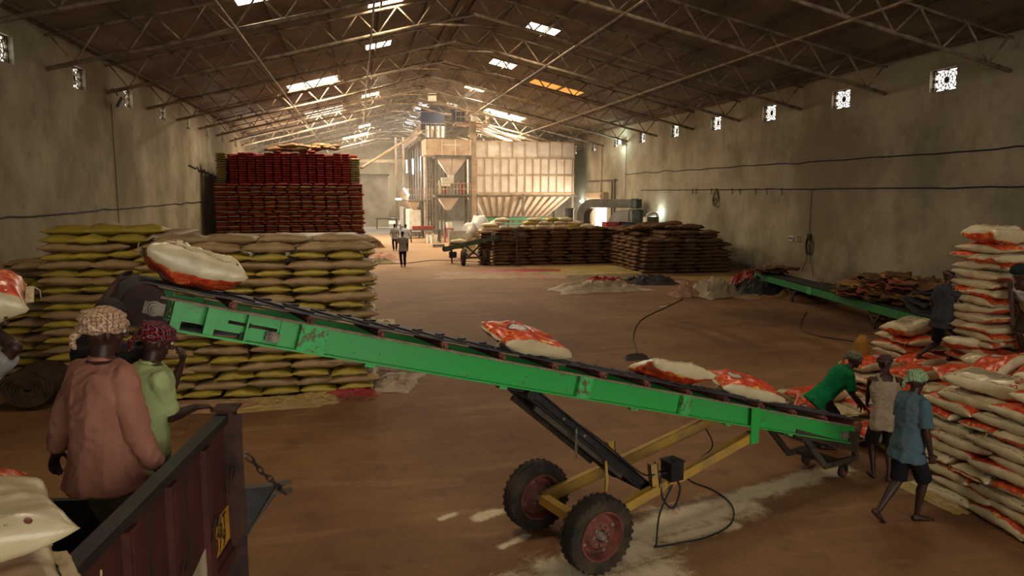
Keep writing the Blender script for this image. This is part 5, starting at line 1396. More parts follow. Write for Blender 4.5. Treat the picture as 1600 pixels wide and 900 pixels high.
# rolling shutter box, pipes and lamps on the right wall
b = MB(); b.cyl((17.68, 52.7, 3.35), (17.68, 56.5, 3.35), .28, n=18); b.box((17.78, 52.6, 3.3), (.4, .1, .7)); b.box((17.78, 56.6, 3.3), (.4, .1, .7)); tag(b.build('rolling_shutter', PALE_D, smooth=SM), 'rolled-up steel shutter above the bright side doorway', 'shutter')
for y, z0_, z1_ in ((54.0, 3.6, 7.0), (50.9, 0, 4.6), (51.5, 0, 4.4)):
    tag(MB().cyl((17.9, y, z0_), (17.9, y, z1_), .05).build('wall_pipe', RUST if y < 52 else PALE_D, smooth=True), 'vertical pipe on the right wall %s' % ('above the shutter' if y == 54 else 'beside the bright doorway, nearer' if y < 51.2 else 'beside the bright doorway, farther'), 'pipe')
tag(MB().bar((17.9, 50.5, 4.5), (17.9, 57, 4.5), .06, .06).build('wall_pipe', RUST), 'horizontal pipe on the right wall above the shutter', 'pipe')
lp = thing('flood_lamp', (17.7, 49.4, 7.05), 'bright greenish flood lamp high on the right wall, near the pierced vents', 'lamp')
GLOW = N('greenish_flood_glass').out('ffffff', .5, 0, .2, (.75, 1.0, .9, 1), 30)
MB().box((17.75, 49.4, 7.05), (.1, .5, .32)).build('lamp_housing', BLACK, lp); MB().box((17.68, 49.4, 7.05), (.02, .42, .26)).build('lamp_glass', GLOW, lp); MB().bar((17.78, 49.4, 7.05), (18, 49.4, 7.2), .05, .05).build('bracket', BLACK, lp)
bulb_light((17.5, 49.4, 7.0), 110, (.7, 1, .88))
tube_lamp((17.93, 43.1, 2.42), (17.93, 42.3, 2.42), 'glowing tube lamp low on the right wall above the front jute block', .07)
bulb_light((17.55, 42.7, 2.4), 45, (.75, 1, .95))
tube_lamp((17.93, 58.6, 2.9), (17.93, 59.4, 2.9), 'glowing tube lamp on the wall behind the bin hopper', .07)
bulb_light((17.3, 58.9, 2.8), 60, (.75, .95, 1))
# wall cables and hanging wires
def wallcable(x, ys, z0_, z1_, label, r=.02, sag=.06, seed=1):
    n = 46; s = 1 if x < 0 else -1
    pts = [V(x + s * (r + .01), ys[0] + (ys[1] - ys[0]) * i / n, z0_ + (z1_ - z0_) * i / n + sag * noise.noise(V(i * .5, seed, 0))) for i in range(n + 1)]
    tag(MB().tube(pts, r, 6).build('wall_cable', WIRE, smooth=True), label, 'cable')
wallcable(XR, (14, 49), 4.9, 4.87, 'upper dark cable strung along the right wall', .022, .12)
wallcable(XR, (12, 46), 3.83, 3.77, 'lower dark cable strung along the right wall', .022, .05, 3)
wallcable(XL, (14, 46), 3.04, 3.15, 'dark cable strung along the left wall', .02, .06, 5)
wallcable(XL, (40.5, 51), 5.0, 4.4, 'short sagging cable on the left wall beside the red stack', .03, .2, 7)
def drop(x, y, z0_, z1_, label, r=.012):
    s = -.03 if x > 0 else .03
    tag(MB().tube([V(x + s, y, z0_), V(x + s, y + .02, (z0_ + z1_) / 2), V(x + s, y, z1_)], r, 6).build('hanging_wire', WIRE, smooth=True), label, 'wire')
drop(XR, 27.35, 3.76, 1.9, 'wire dropping from the lower cable to the socket on the right wall')
drop(XR, 48.9, 6.9, 3.2, 'wire running down the right wall under the flood lamp')
drop(XL, 28.7, 6.75, 2.6, 'wire running down the left wall under the flood lamp')
b = MB()
for k in range(9):
    y = 29.5 + 1.15 * k + .4 * math.sin(k * 3); z = 3.76
    b = MB(); b.tube([V(17.96, y, z + .1), V(17.93, y + .03, z), V(17.95, y - .04, z - .12), V(17.93, y + .02, z - .2)], .02, 5)
    tag(b.build('wire_knot', WIRE, smooth=True), 'small wire knot tied on the lower right wall cable, %s from the socket drop' % (ORD[k] if k else 'first'), 'wire', 'knots on the lower cable')
b = MB(); b.tube(smooth_path([(17.93, 35.5, 3.85), (17.85, 35.6, 3.5), (17.95, 35.9, 3.2), (17.8, 35.5, 3.0), (17.93, 35.3, 3.35), (17.9, 35.5, 3.8)], 6), .05, 6); tag(b.build('cable_bundle', mat('tan_cloth_bundle', '8a7660', '5e4e3c', .85), smooth=True), 'ragged bundle hanging from the lower right wall cable', 'bundle')
so = thing('wall_socket', (17.95, 27.3, 1.75), 'electric socket with coiled wires on the right wall', 'socket')
MB().box((17.95, 27.35, 1.85), (.06, .22, .28)).build('socket_box', BLACK, so)
for k in range(4):
    q = [V(17.93 - .01 * k, 27.3 + (.12 + .02 * k) * math.cos(a), 1.5 + (.28 + .03 * k) * math.sin(a)) for a in [2 * PI * i / 20 for i in range(21)]]
    MB().tube(q, .012, 5).build('wire_coil', WIRE, so, True)
for dy, L in ((-.12, 1.35), (.1, 1.2)): MB().tube([V(17.94, 27.3, 1.6), V(17.94, 27.3 + dy * 1.5, .9), V(17.92, 27.3 + dy * 4, 1.6 - L)], .012, 5).build('loose_wire', WIRE, so, True)
sb = thing('switch_board', (17.97, 28.6, 1.6), 'small switch board left of the socket on the right wall', 'switch')
MB().box((17.97, 28.65, 1.73), (.05, .3, .2)).build('board', WHITEP, sb)
for dy in (-.07, .07): MB().box((17.94, 28.65 + dy, 1.73), (.02, .08, .1)).build('switch', BLACK, sb)
flat = flat_text('22', (17.985, 28.1, 1.7), (0, -1, 0), (0, 0, 1), .38, mat('chalk_grey', '5c5242', None, .8, bump=0), 'chalk_number', sb, 1.0)
fl_ = thing('flood_lamp', (-8.1, 28.2, 6.9), 'unlit black flood lamp tilted on the left wall under a truss end', 'lamp')
Mx = Euler((0, .5, .3)).to_matrix()
MB().box((-7.95, 28.5, 6.75), (.08, .42, .34), M=Mx).build('lamp_housing', BLACK, fl_); MB().box((-7.9, 28.5, 6.73), (.02, .36, .28), M=Mx).build('lamp_glass', GREY, fl_)
MB().tube([V(-8.3, 28.5, 7.1), V(-8.1, 28.5, 7.2), V(-7.98, 28.5, 6.95)], .02, 6).build('bracket', BLACK, fl_, True)
# floor cables
cable([(10.9, 23.8, .012), (9.6, 22.2, .012), (8.0, 20.2, .012), (6.9, 18.0, .012), (6.3, 16.2, .012), (6.1, 15.5, .03)], .016, 'thin black cable curving over the open floor from the pale rags')
cable([(.6, 38.6, .012), (2.5, 38.9, .012), (4.0, 40.2, .012), (6.2, 38.8, .012)], .02, 'dark cable across the floor behind the walking man')
cable([(13.5, 20.5, .012), (11.5, 17.5, .012), (12.2, 15.5, .012), (11.4, 14.2, .012)], .012, 'thin cable lying beside the second conveyor')
# far room, far beam, far ladder mast
bx = thing('store_room', (-.5, 84, 0), 'low whitewashed block room in the far left corner', 'room')
MB().box((0.0, 84, 2.7), (6.4, 7, 5.4)).build('wall', mat('whitewash', 'a89c86', '8c7f68', .85, 0, .15, .6, .1), bx); MB().box((0, 84, 5.45), (6.7, 7.3, .14)).build('roof_slab', mat('grey_slab', '6a6052', '4c443a', .9), bx)
tag(MB().bar((-8.3, 84, 7.0), (5.4, 84, 7.0), .2, .3).build('steel_girder', PALE_D), 'pale horizontal girder above the far white room', 'girder')
b = MB()
for x in (4.2, 5.0): b.bar((x, 83, 0), (x, 83, 9.5), .22, .22, (0, 1, 0))
for k in range(22): b.bar((4.2, 83, .4 + .42 * k), (5.0, 83, .4 + .42 * k), .05, .05)
tag(b.build('lattice_mast', PALE_D), 'tall pale lattice mast with rungs beside the far girder', 'mast')
tag(MB().tube([V(.29, 46, 5.1), V(2.7, 53, 6.8), V(5.0, 59.6, 8.3)], .085, 10).build('grain_pipe', PALE_D, smooth=True), 'long inclined grain pipe from the catwalk down to the red stack', 'pipe')
t = thing('work_table', (2.8, 76, 0), 'dark work bench standing before the far white room', 'table')
MB().box((2.8, 76, 1.0), (2.2, 1, .1)).build('table_top', BLACK, t)
for x in (1.85, 3.75):
    for y in (75.6, 76.4): MB().box((x, y, .48), (.1, .1, .95)).build('leg', BLACK, t)
# small hanging lamp boxes under the ridge
for (x, y, z, n) in ((5.15, 52, 10.05, 'left'), (8.45, 54.5, 9.0, 'right')):
    tag(MB().box((x, y, z), (.55, .25, .5)).build('hanging_box', WHITEP), 'small pale box hung under the ridge trusses, %s one' % n, 'box')
# ------------------------------------------------------------------ pile of printed rice bags on the right
pr = random.Random(21)
def bag_block(x0, x1, y0, y1, n, where, z0=0.0, faces='xy', top=2, start=0):
    """terraced block of bags: faces toward the camera, the far end and the top courses"""
    P = .137; cnt = 0
    for i in range(start, n):
        z = z0 + P * i + .075
        along = True if i % 4 != 3 else False
        L, W = (.8, .5) if along else (.5, .8)      # L along y, W along x
        nx_ = max(1, round((x1 - x0) / W)); ny_ = max(1, round((y1 - y0) / L))
        for a in range(nx_):
            for b_ in range(ny_):
                if not (i >= n - top or a == 0 or b_ == 0 or b_ == ny_ - 1): continue
                if i < n - top and a > 1 and b_ == ny_ - 1: continue
                sh = (.5 * L if i % 2 and along else 0) * (1 if b_ < ny_ - 1 else .0)
                x = x0 + (x1 - x0) * (a + .5) / nx_ + pr.uniform(-.03, .03); y = y1 - (y1 - y0) * (b_ + .5) / ny_ - sh * .6 + pr.uniform(-.03, .03)
                up = pr.random() < .5
                cnt += 1
                lab = '%s rice bag, %s, %s course, %s along, %s deep' % ('red topped' if up else 'white topped', where, ORD[i], ORD[b_] if b_ else 'first', ORD[a] if a else 'first')
                o = rice((x, y, z + pr.uniform(-.008, .008)), pr.randrange(5), up, (PI / 2 if along else 0) + pr.uniform(-.09, .09) + (PI if pr.random() < .5 else 0), lab, rx=pr.uniform(-.05, .05), ry=pr.uniform(-.05, .05), flap=i >= n - 2 or a == 0, text=(not up and i >= n - 1))
                o.scale = (1, 1, .8)
bag_block(6.8, 9.3, 4.6, 7.85, 10, 'near front pile', top=1)
bag_block(7.3, 8.8, 7.9, 9.4, 6, 'low step behind front pile')
bag_block(6.85, 7.9, 9.75, 11.0, 3, 'lowest heap by conveyor tail')
bag_block(8.0, 9.9, 9.7, 11.3, 5, 'step under man in shorts')
bag_block(9.35, 10.4, 11.3, 12.1, 8, 'little stack beyond man in shorts', top=1)
bag_block(8.8, 10.3, 8.6, 9.6, 8, 'ledge under bending man')
bag_block(9.45, 11.0, 9.65, 10.4, 21, 'tall back tower', top=1, start=6)
bag_block(10.4, 11.9, 8.9, 9.7, 23, 'tallest stack at picture edge', top=1, start=7)
stuff_block('bag_mass', [(9.55, 11.8, 9.0, 10.3, 0, .9, .14), (7.4, 9.2, 5.0, 7.7, 0, 1.15, .14), (9.1, 10.2, 8.7, 9.5, 0, .8, .14)], RICE, 'inner layers of rice bags inside the big pile')
# bags thrown on top
def top_bag(x, y, z, i, up, rz, lab, rx=0, ry=0, text=True, sc=(1, 1, 1)):
    o = rice((x, y, z), i, up, rz, lab, rx=rx, ry=ry, text=text and not up); o.scale = sc; return o
top_bag(7.15, 7.1, 1.5, 0, False, -1.1, 'large white rice bag with grey print panel lying on top of the front pile', ry=.08, sc=(1.1, 1.1, 1.1))
top_bag(7.2, 6.25, 1.49, 1, True, -1.35, 'bright red rice bag on the front pile nearest the camera', ry=.06, sc=(1.05, 1.05, 1))
top_bag(8.1, 7.2, 1.5, 2, True, -.9, 'red and yellow printed rice bag lying behind the large white one')
top_bag(7.75, 7.75, 1.5, 3, True, .35, 'curved orange rice bag with its white end curled up on the front pile', ry=-.22, rx=-.25)
top_bag(8.3, 8.5, .98, 1, False, .2, 'white rice bag on the low step, behind the blue shirted man')
top_bag(8.5, 8.9, 1.1, 4, True, -.5, 'red rice bag slumped against the ledge', rx=.1)
top_bag(9.1, 9.1, 1.22, 0, False, -.7, 'white rice bag with red lettering on the ledge, before the man in shorts', rx=-.12)
top_bag(9.5, 8.9, 1.24, 2, False, -.3, 'plump white rice bag in front of the bending man', rx=-.1)
top_bag(9.85, 8.75, 1.3, 0, True, -.2, 'cream edged red rice bag at the feet of the bending man')
top_bag(9.6, 10.05, 1.28, 1, False, -.7, 'white rice bag with red word beside the shins of the man in shorts', rx=-.3)
top_bag(9.35, 10.75, .84, 3, True, .1, 'flat red rice bag under the feet of the man in shorts')
top_bag(8.4, 10.9, .8, 0, True, .2, 'red topped rice bag on the left edge of the pile')
top_bag(8.75, 10.2, .8, 2, True, .1, 'red topped rice bag in the middle of the step')
top_bag(9.75, 11.65, 1.27, 3, False, .25, 'puffed white rice bag with red word on the little left stack', sc=(1, 1.1, 1.35), ry=-.12)
top_bag(9.8, 9.95, 3.03, 0, False, .25, 'big white rice bag with black print crowning the tall back tower', sc=(1.15, 1.1, 1.4), ry=.08)
top_bag(10.75, 9.35, 3.26, 2, True, -.3, 'red rice bag sloping on top of the tallest stack', sc=(1.15, 1.1, 1.1))
top_bag(11.3, 9.25, 3.44, 4, True, -.4, 'topmost rice bag of the whole pile, at its right end', sc=(1.1, 1.1, 1.1))
top_bag(7.05, 10.35, .5, 1, True, .1, 'red rice bag lying beside the knees of the green shirted man')
top_bag(7.4, 9.3, .22, 2, True, .3, 'red rice bag at the tail of the conveyor', rx=.1)
o = top_bag(6.55, 9.85, .28, 3, True, -.5, 'upright opened red rice bag standing behind the belt'); o.rotation_euler = Euler((.1, -1.15, .4)); o.scale = (.8, .9, 1.2)
yb = MB(); yb.loft([((8.52, 11.3, .72), .16, .1), ((8.52, 11.3, .9), .17, .11), ((8.54, 11.3, 1.1), .13, .09), ((8.56, 11.3, 1.22), .05, .04)], 16)
for v in yb.v: v += V(.03, .03, .0) * noise.noise(v * 9)
tag(yb.build('cloth_bag', mat('mustard_cloth', '9c6f28', '7c561c', .8, 0, .2, 6, .4), smooth=True), 'mustard cloth bag standing on the pile behind the green shirted man', 'bag')

# ------------------------------------------------------------------ people
SKIN = mat('dark_brown_skin', '3a2218', '2c1912', .5, 0, .35, 8, .08)
HAIR = mat('black_hair', '0d0b0a', '171310', .6, 0, .3, 30, .4)
EYEW = mat('eye_white', 'b8aa98', None, .3, 0, .5, bump=0); EYEB = mat('eye_iris', '0c0806', None, .2, 0, .5, bump=0)
def cloth(name, a, b, rough=.8, fold=5, plaid=None, spec=.15):
    n = N(name); P = n.tc.outputs['Object']
    col = n.mix(n.ramp(n.noise(5, 5, .6), .3, .7), a, b)
    if plaid:
        for ax, (c, sc, th) in zip(('X', 'Z', 'Y', 'X', 'Z'), plaid):
            w = n.wave(sc, ax, P, .15); col = n.mix(n.math('MULTIPLY', n.ramp(w, th, th + .08), .75), col, c)
    n.bump(n.math('ADD', n.noise(14, 4), n.math('MULTIPLY', n.noise(220, 2), .15)), .35, .015)
    return n.out(col, rough, 0, spec)

def finish(b, name, m, parent, voxel, it=3, disp=None, smoothf=.5):
    me = b.mesh(name, wloc(parent))
    o = bpy.data.objects.new('tmp', me); COL.objects.link(o)
    r = o.modifiers.new('r', 'REMESH'); r.mode = 'VOXEL'; r.voxel_size = voxel; r.adaptivity = 0
    s = o.modifiers.new('s', 'SMOOTH'); s.factor = smoothf; s.iterations = it
    bpy.context.view_layer.update()
    out = bpy.data.meshes.new_from_object(o.evaluated_get(bpy.context.evaluated_depsgraph_get()))
    bpy.data.objects.remove(o)
    if disp:
        nr = [v.normal.copy() for v in out.vertices]
        for v, q in zip(out.vertices, nr): v.co += q * disp(v.co, q)
    out.polygons.foreach_set('use_smooth', [True] * len(out.polygons)); out.materials.clear(); out.materials.append(m)
    o = bpy.data.objects.new(name, out); COL.objects.link(o); o.parent = parent
    return o

def ik(a, t, l1, l2, pole):
    d = t - a; L = d.length
    if L > (l1 + l2) * .995: d = d.normalized() * (l1 + l2) * .995; t = a + d; L = d.length
    d.normalize(); x = (l1 * l1 - l2 * l2 + L * L) / (2 * L); h = math.sqrt(max(0, l1 * l1 - x * x))
    p = pole - d * pole.dot(d); p.normalize()
    return a + d * x + p * h, t

def limb(b, pts, n=14):
    """smooth tapered limb: pts = [(pos, radius)...]; spheres round the ends"""
    b.tube([V(*p) for p, r in pts], [r for p, r in pts], n)
    b.ball(pts[0][0], pts[0][1], n, 8); b.ball(pts[-1][0], pts[-1][1], n, 8)
    for p, r in pts[1:-1]: b.ball(p, r * .995, n, 8)

def add_hand(b, w, d, pn, side, k, curl=.5, spread=.0):
    d = d.normalized(); pn = (pn - d * pn.dot(d)).normalized(); x = d.cross(pn).normalized() * side
    R = lambda u, rx, ry: (w + d * u * k, rx * k, ry * k, tuple(x), tuple(pn))
    b.loft([R(-.02, .026, .02), R(.01, .031, .018), R(.045, .041, .016), R(.08, .041, .014), R(.095, .036, .011)], 14)
    for i, (off, L) in enumerate(((.031, .068), (.011, .078), (-.010, .073), (-.030, .057))):
        p = w + d * .085 * k + x * off * k; a = .15; prev = p; pts = [(p, .0092 * k)]
        for j, f in enumerate((.45, .32, .23)):
            a += curl * (.7 + .15 * i) * (.8 if j == 0 else 1)
            dd = (d * math.cos(a) + pn * math.sin(a) + x * spread * off * 8).normalized()
            prev = prev + dd * L * f * k; pts.append((prev, (.009 - .0008 * j) * k))
        limb(b, pts, 8)
    p = w + d * .022 * k + x * .03 * k; q = p + (d * .55 + x * .6 + pn * .35).normalized() * .038 * k; r = q + (d * .85 + x * .15 + pn * (.3 + curl * .5)).normalized() * .03 * k
    limb(b, [(p, .0125 * k), (q, .011 * k), (r, .009 * k)], 8)

def person(label, pel, ang, h, wr, wl, ar, al, shirt, pants, head, lean=0, side=0, hpitch=0, hyaw=0, vox=.009, curl=.5, elbR=None, elbL=None, kneeR=None, kneeL=None, group=None, foot_a=None, palm=None, seed=1, skin=SKIN, twist=0):
    k = h / 1.7
    f0 = V(math.cos(ang), math.sin(ang), 0); r0 = V(math.sin(ang), -math.cos(ang), 0); z = V(0, 0, 1)
    pel = V(*pel); ar, al = V(*ar), V(*al); wr, wl = V(*wr), V(*wl)
    zf = min(ar.z, al.z) - .08 * k
    up = (z * math.cos(lean) * math.cos(side) + f0 * math.sin(lean) + r0 * math.sin(side)).normalized()
    R = (r0 - up * r0.dot(up)).normalized()
    if twist: R = (R * math.cos(twist) + up.cross(R) * math.sin(twist)).normalized()
    F = up.cross(R)
    Rp = r0; Fp = f0
    up2 = (z * .6 + up * .4).normalized()
    fig = thing('person', (pel.x, pel.y, zf), label, 'person', group)
    b = MB()
    T_ = lambda t, rx, ry, off=0: (pel + up * t * h + F * off * k, rx * h, ry * h, tuple(R), tuple(F))
    torso = [(-.075, .07, .055), (-.04, .094, .068), (0, .1, .07), (.05, .09, .062), (.1, .083, .057), (.16, .092, .064), (.22, .103, .068), (.27, .108, .062), (.30, .098, .052), (.325, .06, .045), (.34, .035, .036)]
    b.loft([T_(*t) for t in torso], 20)
    shR = pel + up * .283 * h + R * .108 * h; shL = pel + up * .283 * h - R * .108 * h
    neck = pel + up * .325 * h
    hu = (up * .55 + z * .45).normalized() if hpitch < .9 else up
    hf = (f0 * math.cos(hyaw) + r0 * math.sin(hyaw))
    hu = (hu * math.cos(hpitch) + hf * math.sin(hpitch)).normalized(); hf = (hf - hu * hf.dot(hu)).normalized(); hr = hf.cross(hu)
    hc = neck + (up * .5 + hu * .5).normalized() * .092 * h + hf * .008
    HM = Matrix((hr, hf, hu)).transposed(); e = lambda x, y, zz: hc + (hr * x + hf * y + hu * zz) * k
    b.tube([neck - up * .03, neck + up * .02 * k, hc - hu * .04 * k], [.062 * k, .055 * k, .052 * k], 14)
    b.ball(hc + hu * .012 * k, (.074 * k, .09 * k, .1 * k), 20, 14, HM)
    b.ball(e(0, .022, -.055), (.054 * k, .062 * k, .058 * k), 16, 10, HM)
    b.ball(e(0, .083, .03), (.046 * k, .012 * k, .011 * k), 12, 8, HM)
    b.tube([e(0, .084, .022), e(0, .1, .0), e(0, .108, -.02)], [.009 * k, .012 * k, .016 * k], 8); b.ball(e(0, .104, -.022), (.019 * k, .014 * k, .011 * k), 10, 8, HM)
    b.ball(e(0, .08, -.052), (.025 * k, .014 * k, .007 * k), 10, 8, HM); b.ball(e(0, .078, -.063), (.021 * k, .013 * k, .008 * k), 10, 8, HM)
    b.ball(e(0, .066, -.092), (.022 * k, .02 * k, .018 * k), 10, 8, HM)
    for s in (-1, 1):
        b.ball(e(.043 * s, .055, -.015), (.022 * k, .024 * k, .028 * k), 10, 8, HM); b.ball(e(.077 * s, -.005, -.008), (.009 * k, .018 * k, .032 * k), 10, 8, HM)
    # arms
    l1, l2 = .172 * h, .152 * h
    eR, wr = ik(shR, wr, l1, l2, V(*elbR) if elbR else (-f0 * .5 - z * .8 + r0 * .35)); eL, wl = ik(shL, wl, l1, l2, V(*elbL) if elbL else (-f0 * .5 - z * .8 - r0 * .35))
    for (s, sh, el, w) in ((1, shR, eR, wr), (-1, shL, eL, wl)):
        limb(b, [(sh, .052 * k), (sh.lerp(el, .35), .05 * k), (sh.lerp(el, .75), .042 * k), (el, .038 * k), (el.lerp(w, .25), .039 * k), (el.lerp(w, .65), .031 * k), (w, .025 * k)])
        d = (w - el).normalized(); pn = V(*palm[s]) if palm and s in palm else (-r0 * s * .8 + f0 * .2)
        hd = V(*palm[s * 2]) if palm and s * 2 in palm else d
        add_hand(b, w, hd, pn, -s if False else s, k, curl if not isinstance(curl, dict) else curl[s])
    # legs
    hjR = pel - up2 * .02 * h + Rp * .052 * h; hjL = pel - up2 * .02 * h - Rp * .052 * h
    kR, ar = ik(hjR, ar, .245 * h, .235 * h, V(*kneeR) if kneeR else f0 + r0 * .15); kL, al = ik(hjL, al, .245 * h, .235 * h, V(*kneeL) if kneeL else f0 - r0 * .15)
    legs = []
    for (s, hj, kn, an) in ((1, hjR, kR, ar), (-1, hjL, kL, al)):
        bk = (kn - hj).normalized().cross((an - kn).normalized().cross(V(*(r0)))) if False else -f0
        limb(b, [(hj, .083 * k), (hj.lerp(kn, .35), .075 * k), (hj.lerp(kn, .75), .058 * k), (kn, .05 * k), (kn.lerp(an, .3) + bk * .012, .052 * k), (kn.lerp(an, .65) + bk * .006, .038 * k), (an, .03 * k)])
        fa = (foot_a or {}).get(s, 0); fd = (f0 * math.cos(fa) + r0 * math.sin(fa) * s)
        drop_ = (foot_a or {}).get('pitch', {}).get(s, 0) if foot_a else 0
        fd = (fd * math.cos(drop_) - z * math.sin(drop_)).normalized(); fu = (z - fd * z.dot(fd)).normalized(); fx = fd.cross(fu)
        c = an - fu * .048 * k
        b.loft([(c - fd * .055 * k, .022 * k, .022 * k, tuple(fx), tuple(fu)), (c - fd * .04 * k, .033 * k, .034 * k, tuple(fx), tuple(fu)), (c + fd * .02 * k, .036 * k, .036 * k, tuple(fx), tuple(fu)), (c + fd * .09 * k - fu * .008 * k, .043 * k, .024 * k, tuple(fx), tuple(fu)), (c + fd * .145 * k - fu * .014 * k, .045 * k, .016 * k, tuple(fx), tuple(fu)), (c + fd * .165 * k - fu * .016 * k, .036 * k, .011 * k, tuple(fx), tuple(fu))], 14)
        if vox < .012:
            for i in range(5): 
                p = c + fd * (.16 - .008 * i) * k + fx * (-.032 + .016 * i) * k * s * -1 - fu * .02 * k; limb(b, [(p, .011 * k), (p + fd * (.03 - .004 * i) * k, .0095 * k)], 6)
        legs.append((hj, kn, an))
    body = finish(b, 'body', skin, fig, vox, 2)
    if vox < .012:
        for s in (-1, 1):
            m = MB().ball(e(.03 * s, .082, .012), .0125 * k, 10, 8); ey = m.build('eye', EYEW, fig, True)
            MB().ball(e(.03 * s, .091, .012), .0068 * k, 8, 6).build('iris', EYEB, ey, True)
    ff = seed * 7.13
    fold = lambda amp, sc: (lambda co, q: amp * (noise.noise(V(co.x, co.y, co.z * .55) * sc + V(ff, 0, 0)) + .5 * noise.noise(co * sc * 2.3 + V(0, ff, 0))) + amp * .3)
    # trousers, shorts
    pm_, plen = pants
    b = MB(); b.loft([T_(-.085, .085, .066), T_(-.05, .1, .074), T_(0, .1, .072), T_(.04, .092, .065), T_(.06, .085, .06)], 20)
    for (hj, kn, an) in legs:
        if plen == 'long':
            b.tube([hj, hj.lerp(kn, .5), kn, kn.lerp(an, .5), kn.lerp(an, .98)], [.093 * k, .084 * k, .068 * k, .062 * k, .056 * k], 18); b.ball(hj, .093 * k, 16, 10); b.ball(kn, .068 * k, 12, 8)
        else:
            q = hj.lerp(kn, plen); b.tube([hj, hj.lerp(q, .5), q], [.094 * k, .09 * k, .086 * k], 18); b.ball(hj, .094 * k, 16, 10)
    finish(b, 'trousers' if plen == 'long' else 'shorts', pm_, fig, max(vox * 1.3, .011), 2, fold(.010, 9))
    # shirt
    sm_, sl, hem = shirt
    b = MB()
    prof = [(t, rx, ry) for t, rx, ry in torso if -.076 < t < .32]
    if sl == 'tank':
        prof = [(t, rx, ry) for t, rx, ry in torso if -.05 < t < .29]
        b.loft([T_(hem, .116, .092)] + [T_(t, rx * (.97 if t > .26 else 1.08) + .007, ry * 1.14 + .012) for t, rx, ry in prof if t > hem + .02] , 20)
        for s in (-1, 1): limb(b, [(pel + up * .24 * h + R * s * .06 * h + F * .1 * k, .026 * k), (pel + up * .285 * h + R * s * .058 * h + F * .075 * k, .024 * k), (pel + up * .325 * h + R * s * .055 * h, .024 * k), (pel + up * .285 * h + R * s * .055 * h - F * .082 * k, .024 * k), (pel + up * .24 * h + R * s * .05 * h - F * .1 * k, .028 * k)], 8)
    else:
        b.loft([T_(hem, .128, .108), T_(hem + .03, .124, .104)] + [T_(t, rx * 1.05 + .01, ry * 1.12 + .016) for t, rx, ry in prof if t > hem + .035] + [T_(.328, .05, .045)], 22)
        for (sh, el, w) in ((shR, eR, wr), (shL, eL, wl)):
            b.ball(sh, .062 * k, 14, 10)
            if sl == 'short':
                q = sh.lerp(el, .8); b.tube([sh, sh.lerp(el, .4), q], [.064 * k, .063 * k, .064 * k], 16)
            else:
                b.tube([sh, sh.lerp(el, .6), el, el.lerp(w, .5), el.lerp(w, .86)], [.063 * k, .06 * k, .056 * k, .05 * k, .044 * k], 16); b.ball(el, .056 * k, 12, 8)
    so_ = finish(b, 'shirt' if sl != 'tank' else 'vest', sm_, fig, max(vox * 1.1, .009), 2, lambda co, q: .011 * noise.noise(V(co.x, co.y, co.z * .5) * 7 + V(ff, 0, 0)) + .009 * max(-.6, 1 - 3.2 * abs(noise.noise(V(co.x + co.z * .25, co.y, co.z * .35 - co.x * .2) * 7 + V(0, ff, 0)))) + .005 * max(-.5, 1 - 3 * abs(noise.noise(V(co.x - co.z * .4, co.y, co.z) * 15 + V(ff, ff, 0)))) + .001)
    if sl in ('long', 'short') and vox < .012:
        b = MB(); pts = []
        for i in range(15):
            a = PI * .62 * (i / 7 - 1) - PI / 2 * 0
            pts.append(neck + up * .012 * h + (R * math.sin(a) * -.062 - F * math.cos(a) * .055) * k - up * (.012 * k if abs(a) > 1.3 else 0))
        b.tube(pts, .016 * k, 8); finish(b, 'collar', sm_, so_, .008, 2)
    # headwear
    kind, hm = head
    b = MB()
    if kind == 'turban':
        b.ball(e(0, -.012, .05), (.094 * k, .112 * k, .085 * k), 22, 14, HM)
        for j, (tilt, zz) in enumerate(((.35, .03), (-.25, .055), (.1, .085), (.5, .06))):
            pts = []
            for i in range(21):
                a = 2 * PI * i / 20; rr_ = 1 - .16 * max(0, (zz - .05) / .04)
                pts.append(e(.083 * rr_ * math.cos(a), -.012 + .102 * rr_ * math.sin(a), zz + tilt * .055 * math.sin(a + j)))
            b.tube(pts, .022 * k, 8, False)
        b.ball(e(-.02, -.118, .0), (.03 * k, .026 * k, .03 * k), 10, 8, HM); b.tube([e(-.02, -.12, .0), e(-.03, -.14, -.04), e(-.02, -.13, -.1)], [.018 * k, .02 * k, .012 * k], 8)
        finish(b, 'headcloth', hm, fig, max(.008, vox), 1, lambda co, q: .006 * noise.noise(co * 26) + .004 * math.sin(co.z * 120 + co.x * 60))
    elif kind == 'band':
        hb = MB().ball(e(0, -.008, .035), (.079 * k, .094 * k, .084 * k), 18, 12, HM); finish(hb, 'hair', HAIR, fig, max(.008, vox), 1, lambda co, q: .003 * noise.noise(co * 60))
        b.tube([e(.086 * math.cos(2 * PI * i / 20), -.005 + .1 * math.sin(2 * PI * i / 20), .03 - .02 * math.sin(2 * PI * i / 20)) for i in range(21)], .02 * k, 8, False); finish(b, 'headband', hm, fig, .009, 1)
    elif kind == 'cap':
        b.ball(e(0, -.008, .04), (.083 * k, .1 * k, .088 * k), 20, 12, HM); b.loft([(e(0, .06, .035), .06 * k, .012 * k, tuple(hr), tuple(hu)), (e(0, .12, .02), .05 * k, .008 * k, tuple(hr), tuple(hu))], 14)
        finish(b, 'cap', hm, fig, .008, 1)
    else:
        b.ball(e(0, -.012, .03), (.08 * k, .092 * k, .09 * k), 18, 12, HM); finish(b, 'hair', hm, fig, max(.008, vox), 1, lambda co, q: .003 * noise.noise(co * 60))
    return fig

